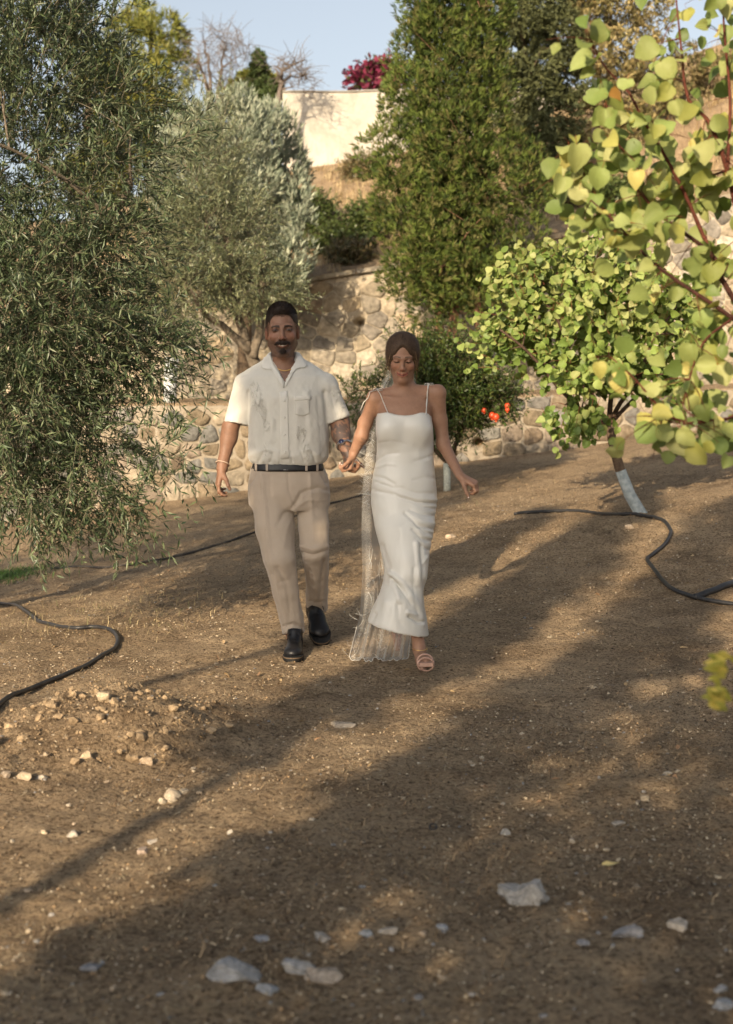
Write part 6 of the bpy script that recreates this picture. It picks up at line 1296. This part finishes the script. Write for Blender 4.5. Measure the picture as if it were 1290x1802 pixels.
for k in range(90):                                          # flyaways
    i_ = int(rng.integers(0, len(V))); a_ = V[i_]; d_ = norm(Nw[i_] * .6 + rng.normal(0, .6, 3)) * rng.uniform(.012, .03); mb.tube(bez(a_, a_ + d_ * .6 + [0, 0, .004], a_ + d_, 5), .00035, 3, (.10, .065, .04))
for s in (-1, 1):
    for k in range(26):                                      # loose fine locks at the temples
        a = np.array([s * rng.uniform(.058, .070), rng.uniform(-.060, -.02), rng.uniform(-.02, .05)]); L_ = rng.uniform(.05, .12); out = rng.uniform(-.004, .028 if s < 0 else .020)
        pts = [HF.w(a), HF.w(a + [s * (.006 + out * .4), -.008, -.35 * L_]), HF.w(a + [s * (.004 + out), -.004 + rng.normal(0, .006), -.7 * L_]), HF.w(a + [s * (out * 1.3 - .004), rng.normal(0, .008), -L_])]
        mb.tube(bez(pts[0], pts[1] * .5 + pts[2] * .5, pts[3], 6), np.linspace(.0011, .0005, 6), 3, np.array((.17, .105, .055)) * rng.uniform(.6, 1.5))
mb.build('hair', HAIRW, wom)
# dress
m, t, b = nodes('ivory_satin'); co = objco(t); t.links.new(ramp(t, noise(t, 4, 3, .5, co), [(.3, (.60, .58, .525)), (.7, (.65, .63, .575))]), b.inputs['Base Color']); b.inputs['Roughness'].default_value = .36; b.inputs['Specular IOR Level'].default_value = .5
bump(t, b, noise(t, 300, 3, .6, co), .06, .0006); SATIN = m
DR = [(727, 664, 757, .102, 0), (735, 661, 760, .108, 0), (750, 661, 761, .112, -.003), (770, 663, 763, .108, 0), (795, 662, 763, .100, 0), (815, 660, 764, .104, 0), (840, 655, 767, .116, 0), (870, 653, 769, .124, 0), (888, 653, 769, .124, -.01), (905, 655, 767, .122, -.02), (930, 660, 763, .12, -.05), (955, 667, 757, .12, -.07), (980, 673, 751, .12, -.09), (1003, 677, 747, .12, -.10), (1022, 675, 745, .125, -.10), (1045, 668, 745, .14, -.12), (1070, 657, 748, .15, -.12), (1095, 647, 752, .16, -.12), (1130, 640, 756, .17, -.12)]
dr = Shape(); dr.add(loft(DR, YW, 2.15), .02); dr.add(ell(F(685, 757, -.068), (.056, .048, .058)), .05); dr.add(ell(F(737, 757, -.068), (.056, .048, .058)), .05)
dr.add(cone(F(728, 930, -.10), F(730, 1010, -.17), .060, .045), .08)
hz = plane((F(643, 1094, -.15) + F(752, 1119, -.15)) / 2, np.array([.0, 0, -1.]) + .0); pA, pB = F(643, 1094, -.15), F(752, 1119, -.15); dv = pB - pA; hn = norm(np.array([dv[2], 0, -dv[0]])); hz = plane(pA, hn); dr.keep(hz, .002)
dr.sub(loft([(1040, 676, 738, .115, -.12), (1070, 664, 741, .135, -.12), (1095, 653, 746, .15, -.12), (1135, 644, 752, .16, -.12)], YW, 2.15), .004)
tn = lambda X, Y, Z: Z - (F(700, 731.5)[2] + 2.6 * (X - F(711, 731)[0]) ** 2 * (Y < YW)); dr.keep(tn, .004)
V, Q = dr.mesh(.0056); V = relax(V, Q, 1)
V = crease(V, Q, [([(769, 896), (748, 893), (730, 886)], -.007, 2), ([(766, 942), (748, 936), (730, 920)], -.008, 2.4), ([(663, 822), (680, 816), (696, 818)], .004, 2.5), ([(662, 848), (690, 858), (712, 858)], -.004, 2.2), ([(762, 868), (735, 868), (708, 860)], -.004, 2.4), ([(695, 1030), (704, 1060), (705, 1090)], .006, 4), ([(728, 1000), (728, 1050), (735, 1085)], -.005, 3), ([(752, 980), (738, 1000), (734, 1030)], .006, 3), ([(664, 780), (690, 776), (715, 782)], -.003, 2.4), ([(770, 886), (735, 884), (700, 874)], -.010, 2.6), ([(769, 880), (730, 876), (690, 866)], .005, 4), ([(768, 908), (742, 905), (722, 897)], -.008, 3), ([(766, 932), (738, 925), (712, 903)], -.012, 3.4), ([(764, 921), (745, 918), (728, 908)], .006, 4), ([(760, 952), (742, 948), (726, 932)], -.012, 3.2), ([(756, 968), (744, 962), (733, 948)], -.009, 3),
                  ([(741, 962), (744, 1010), (750, 1070)], -.010, 3.6), ([(733, 955), (737, 1010), (741, 1060)], .009, 4.5), ([(658, 812), (680, 800), (700, 797)], -.006, 3), ([(658, 838), (676, 842), (694, 852)], -.006, 3), ([(655, 862), (680, 868), (700, 870)], -.005, 3.5), ([(764, 800), (745, 808), (730, 812)], -.005, 3), ([(765, 842), (748, 840), (728, 845)], -.004, 3), ([(662, 765), (672, 785), (676, 805)], .004, 4),
                  ([(690, 1018), (710, 1042), (722, 1062)], -.013, 4), ([(686, 1008), (712, 1028), (738, 1072), (745, 1100)], .012, 5), ([(680, 1060), (672, 1095)], .008, 7), ([(702, 1065), (705, 1100)], -.008, 6), ([(720, 1085), (735, 1094), (744, 1094)], -.016, 3.2), ([(718, 1078), (732, 1082)], .010, 4), ([(660, 1080), (654, 1096)], -.008, 4), ([(705, 930), (712, 990)], .004, 9), ([(672, 960), (684, 1000), (680, 1030)], -.008, 5)])
V = wrinkle(V, Q, .007, 7, 41, (1, 1, .5)); V = wrinkle(V, Q, .0030, 20, 43, (1, 1, .45))
build(V, Q, 'dress', SATIN, wom); sd = Surf(V, Q); dress = [o for o in wom.children if o.name.startswith('dress')][0]; dress.matrix_world = Matrix.Translation(wom.location)
for pts in ([(684, 729), (677, 712), (669, 694), (664, 687)], [(749, 731), (750, 712), (752, 692), (754, 678)]):
    mb = MB(); L_ = list(line_on(sw, pts, .004, 18)); L_ += [L_[-1] + [0, .012, .006], L_[-1] + [0, .035, .004]]
    mb.tube(L_, .0040, 6, flat=.5); tip = L_[-3]; s_ = -1 if pts[0][0] < 700 else 1       # tied bow on the shoulder
    for dx, dz in ((-.020, -.004), (.026, -.002)): mb.tube([tip, tip + [dx * .4, -.006, .006], tip + [dx * .8, -.006, .005], tip + [dx, -.004, dz], tip + [dx * .5, -.004, -.003], tip], .0022, 5, flat=.6)
    if s_ < 0: mb.tube([tip, tip + [-.035, -.01, -.01], F(648, 700, -.03), F(640, 708, -.02), F(634, 722, .0)], .0028, 5, flat=.5)
    mb.build('shoulder_strap', SATIN, dress)
# sandal
ROSE = simple('rose_gold_leather', (.42, .26, .20), (.50, .32, .25), 60, .35, .1, .001, metal=.3); mb = MB()
ha_, ta_ = P(742, 1176, 6.77), P(751, 1183, 6.53); ta_[2] = Hs(ta_[0], 6.53) + .075; ha_[2] = Hs(ha_[0], 6.77) + .062; f = norm(ta_ - ha_); s_ = norm(np.cross(f, [0, 0, 1])); up = np.cross(s_, f)
pr = [(0, .022), (.04, .026), (.10, .024), (.16, .036), (.22, .040), (.245, .030)]; V = []
for y_, w_ in pr:
    c = ha_ + f * y_
    V += [c - s_ * w_, c + s_ * w_, c + s_ * w_ - up * .016, c - s_ * w_ - up * .016]
V = np.array(V); q = [(i * 4 + j, i * 4 + (j + 1) % 4, i * 4 + 4 + (j + 1) % 4, i * 4 + 4 + j) for i in range(5) for j in range(4)] + [(0, 3, 2, 1), (20, 21, 22, 23)]; mb.add(V, q)
so_ = mb.build('sandal', ROSE, wom, smooth=False); so_.matrix_world = Matrix.Translation(wom.location)
mb = MB(); hb_ = ha_ - up * .010 + f * .015; gz = Hs(ha_[0], 6.75) + .001; mb.tube([hb_, (hb_ + [0, -.01, gz + .0]) * .5 + hb_ * .5 - [0, 0, hb_[2] * .5 - gz * .5] * 1 if False else np.array([hb_[0] + .002, hb_[1] - .012, (hb_[2] + gz) / 2]), np.array([hb_[0] + .004, hb_[1] - .022, gz])], [.021, .017, .018], 8); mb.build('heel', ROSE, so_)
for c0, rr, fl in ((P(739, 1141, 6.755), .033, 0), (P(748, 1163, 6.60) + [0, 0, .002], .036, 1), (P(749.5, 1169, 6.565) + [0, 0, .0], .038, 1)):
    u = np.linspace(0, 2 * np.pi, 25); ax = norm(np.array([.0, -.15, 1])) if not fl else norm(f); A_ = norm(np.cross(ax, [0, 1, .2])) if not fl else s_; B_ = np.cross(ax, A_)
    mb = MB(); mb.tube(c0 + rr * (np.cos(u)[:, None] * A_ + (.8 if fl else 1) * np.sin(u)[:, None] * B_), .005 if fl else .0035, 5, flat=.6, cap=False, up=ax); mb.build('sandal_strap', ROSE if fl else GOLD, so_)
# veil
m, t, b = nodes('tulle'); co = objco(t); b.inputs['Base Color'].default_value = (.80, .79, .75, 1); b.inputs['Roughness'].default_value = .8; tp = t.nodes.new('ShaderNodeBsdfTransparent'); tl = t.nodes.new('ShaderNodeBsdfTranslucent'); tl.inputs[0].default_value = (.8, .79, .75, 1)
mx = t.nodes.new('ShaderNodeMixShader'); m2 = t.nodes.new('ShaderNodeMixShader'); m2.inputs[0].default_value = .4; t.links.new(b.outputs[0], m2.inputs[1]); t.links.new(tl.outputs[0], m2.inputs[2])
lw = t.nodes.new('ShaderNodeLayerWeight'); lw.inputs[0].default_value = .45; r_ = ramp(t, lw.outputs['Facing'], [(0, (.24,) * 3), (.6, (.34,) * 3), (1, (.6,) * 3)]); t.links.new(r_, mx.inputs[0]); t.links.new(tp.outputs[0], mx.inputs[1]); t.links.new(m2.outputs[0], mx.inputs[2]); t.links.new(mx.outputs[0], t.nodes['Material Output'].inputs[0]); TULLE = m
VR = [(630, 690, 722, .13), (660, 678, 730, .15), (690, 664, 735, .14), (740, 650, 735, .16), (800, 645, 735, .17), (870, 640, 735, .18), (940, 638, 735, .20), (1000, 638, 730, .20), (1050, 634, 728, .17), (1085, 630, 724, .12), (1125, 620, 722, .05), (1155, 614, 719, .01), (1172, 626, 708, -.03)]
vv = np.linspace(0, len(VR) - 1, 90); R_ = np.array(VR, float); rows = np.stack([np.interp(vv, range(len(VR)), R_[:, i]) for i in range(4)], -1); nu = 60; V = []
for i, (py, l, r, dy) in enumerate(rows):
    for j in range(nu):
        u = j / (nu - 1); a = i / 90; fold = .018 * math.sin(u * 21 + 1.5 * math.sin(a * 5)) * sm(0, .2, a) + .012 * math.sin(u * 47 + a * 7) * sm(.3, 1, a)
        px = l + (r - l) * u + 2.5 * math.sin(a * 9 + 1) * (1 - u) * sm(.1, .5, a); q = F(px, py + 5 * math.sin(u * 9) * sm(.85, 1, a) - 8 * sm(.6, 1, u) * sm(.9, 1, a), dy + fold - .10 * sm(.5, 0, u) * sm(.0, .3, a) * sm(1, .7, a)); V.append(q)
V = np.array(V); gz = H(V[:, 0], V[:, 1]) + .006; V[:, 2] = np.maximum(V[:, 2], gz); I = np.arange(90 * nu).reshape(90, nu); q = np.stack([I[:-1, :-1], I[1:, :-1], I[1:, 1:], I[:-1, 1:]], -1).reshape(-1, 4)
mb = MB(); mb.add(V, q); veil = mb.build('veil', TULLE, wom); veil.matrix_world = Matrix.Translation(wom.location); VG = V.reshape(90, nu, 3)
FEA = cloth('feather', (.75, .74, .69), rough=.8, bmp=0); mb = MB(); rg = np.random.default_rng(9)
for e in (VG[70:, 0], VG[-1], VG[:, -1][70:]): mb.tube(e + [0, -.002, 0], .0010, 4)
for k in range(85):                                         # feather wisps sewn on the veil's edge
    i = int(rg.uniform(22, 40)); p = VG[i, int(rg.uniform(0, 14))]; a = rg.uniform(-.9, .7); L_ = rg.uniform(.03, .09); e = p + np.array([-math.cos(a) * L_ * .7, -.01, -math.sin(a) * L_ - .25 * L_ + rg.uniform(-.01, .04)]); mb.tube(bez(p, (p + e) / 2 + rg.normal(0, .012, 3), e, 6), np.linspace(.0006, .0002, 6), 3)
for k in range(30):
    i = int(rg.uniform(66, 84)); j = int(rg.choice([0, 1, 2, 3, 5, 8, 10, 26, 28, 30])); p = VG[i, j] + [0, -.004, 0]; L_ = rg.uniform(.03, .10); a = rg.uniform(0, 6.28); e = p + np.array([math.cos(a) * L_ * .6, -.008, abs(math.sin(a)) * L_]); mb.tube(bez(p, (p + e) / 2 + rg.normal(0, .03, 3) * [1, .3, 1], e, 8), np.linspace(.0008, .0003, 8), 3)
for k in range(16):
    i = int(rg.uniform(50, 62)); p = VG[i, int(rg.uniform(8, 24))] + [0, -.004, 0]; e = p + np.array([rg.uniform(-.03, .03), -.01, rg.uniform(.03, .10)]); mb.tube(bez(p, (p + e) / 2 + rg.normal(0, .01, 3), e, 5), np.linspace(.0012, .0004, 5), 3)
mb.build('feather_trim', FEA, veil, kind='stuff')
mb = MB(); c = HF.w((.076, -.004, -.045)); mb.tube([c, c - [0, 0, .018]], [.002, .005], 6); mb.build('earring', GOLD, wom)
mb = MB(); c = HF.w((-.076, -.004, -.045)); mb.tube([c, c - [0, 0, .018]], [.002, .005], 6); mb.build('earring', GOLD, wom)
# ------------------------------------------------------------------ irrigation hoses
HOSE = simple('black_pipe', (.018, .018, .020), (.035, .034, .034), 25, .45, .2, .003, spec=.4)
DUSTY = simple('dusty_pipe', (.09, .075, .06), (.03, .028, .027), 14, .7, .4, .004)
def hose(pts, r, label, mat=HOSE, lift=.0, n=90, emitters=0):
    w_ = np.array([ray_ground(a[0], a[1]) if len(a) == 2 else P(*a) for a in pts]); u = np.linspace(0, len(w_) - 1, n); i = np.clip(u.astype(int), 0, len(w_) - 2); f = (u - i)[:, None]; g = np.gradient(w_, axis=0)
    q = (2 * f ** 3 - 3 * f ** 2 + 1) * w_[i] + (f ** 3 - 2 * f ** 2 + f) * g[i] + (-2 * f ** 3 + 3 * f ** 2) * w_[i + 1] + (f ** 3 - f ** 2) * g[i + 1]
    q[:, 2] = H(q[:, 0], q[:, 1]) + r * .75 + lift * np.abs(np.sin(u * 1.7)); k = np.ones(5) / 5; q[:, 2] = np.convolve(np.pad(q[:, 2], 2, 'edge'), k, 'valid')
    mb = MB(); mb.tube(q, r, 10); o = mb.build('irrigation_hose', mat, origin=tuple(w_[0]), label=label, category='hose'); return q
hose([(-60, 1290), (0, 1244), (60, 1215), (120, 1188), (170, 1163), (200, 1145), (207, 1128), (195, 1112), (165, 1106), (130, 1107), (100, 1106), (70, 1098), (45, 1078), (20, 1066), (-30, 1062)], .0115, 'black hose curving in an S round the dug mound at the left', lift=.004)
hose([(90, 1002), (150, 999), (200, 998), (245, 993), (290, 986), (340, 975), (385, 960), (420, 950), (450, 938), (500, 918), (560, 895), (610, 880), (650, 868)], .0095, 'thin dark hose lying across the slope behind the groom', DUSTY, lift=.004)
hose([(905, 907), (930, 904), (980, 903), (1040, 904), (1090, 906), (1120, 909), (1160, 917), (1178, 930), (1180, 943), (1170, 960), (1148, 978), (1139, 985), (1147, 1000), (1165, 1022), (1185, 1040), (1210, 1051), (1260, 1063), (1330, 1068)], .013, 'black hose looping round the foot of the whitewashed apricot trunk', lift=.003)
hose([(1222, 1056), (1245, 1048), (1270, 1038), (1300, 1025), (1340, 1010)], .02, 'short thick black pipe leaving at the right edge', n=30)
# a discarded rubber ring and dry leaves
g = ray_ground(762, 1461); u = np.linspace(0, 2 * np.pi, 20); mb = MB(); mb.tube(np.stack([g[0] + .011 * np.cos(u), g[1] + .012 * np.sin(u), g[2] + .010 + .006 * np.sin(u)], -1), .0028, 6, cap=False); mb.build('rubber_ring', HOSE, origin=tuple(g), label='tiny dark rubber ring lying in the shaded soil', category='ring')
rg = np.random.default_rng(55); mb = MB(); n = 420; x, y = in_view(n, 4.5, 15, 1.0); z = H(x, y) + .008
leafcloud(mb, np.stack([x, y, z], -1), norm(rg.normal(0, 1, (n, 3)) * [1, 1, .15]), norm(rg.normal(0, .3, (n, 3)) + [0, 0, 1]), rg.uniform(.010, .030, n), rg.uniform(.007, .018, n), SIMP, SF, np.array([(.38, .26, .13), (.45, .33, .18), (.26, .16, .09), (.32, .23, .13)])[rg.integers(0, 4, n)], rg.normal(0, .5, n))
mb.build('leaf_litter', STRAW, kind='stuff', label='scattered dry curled leaves on the soil')
cs = [ray_ground(*q) for q in ((430, 1265), (330, 1330), (600, 1500), (880, 1300), (640, 1400), (1180, 1150), (1000, 1350), (260, 1400), (480, 1640), (1150, 1560), (800, 1560), (1230, 1330))]
x = np.concatenate([rg.normal(c[0], .17, 420) for c in cs]); y = np.concatenate([rg.normal(c[1], .22, 420) for c in cs]); n = len(x); mb = MB()
V, q, tr = blades(x, y, rg.uniform(.012, .06, n), rg.uniform(.0008, .0024, n), rg, H(x, y) + .002, tilt=.4, bend=.5); mb.add(V, q, tr, np.repeat(np.array([(.10, .07, .045), (.16, .11, .06), (.34, .25, .15), (.24, .16, .09)])[rg.integers(0, 4, n)], 5, 0)); mb.build('plant_debris', STRAW, kind='stuff', label='dark matted dry plant debris in patches on the soil')
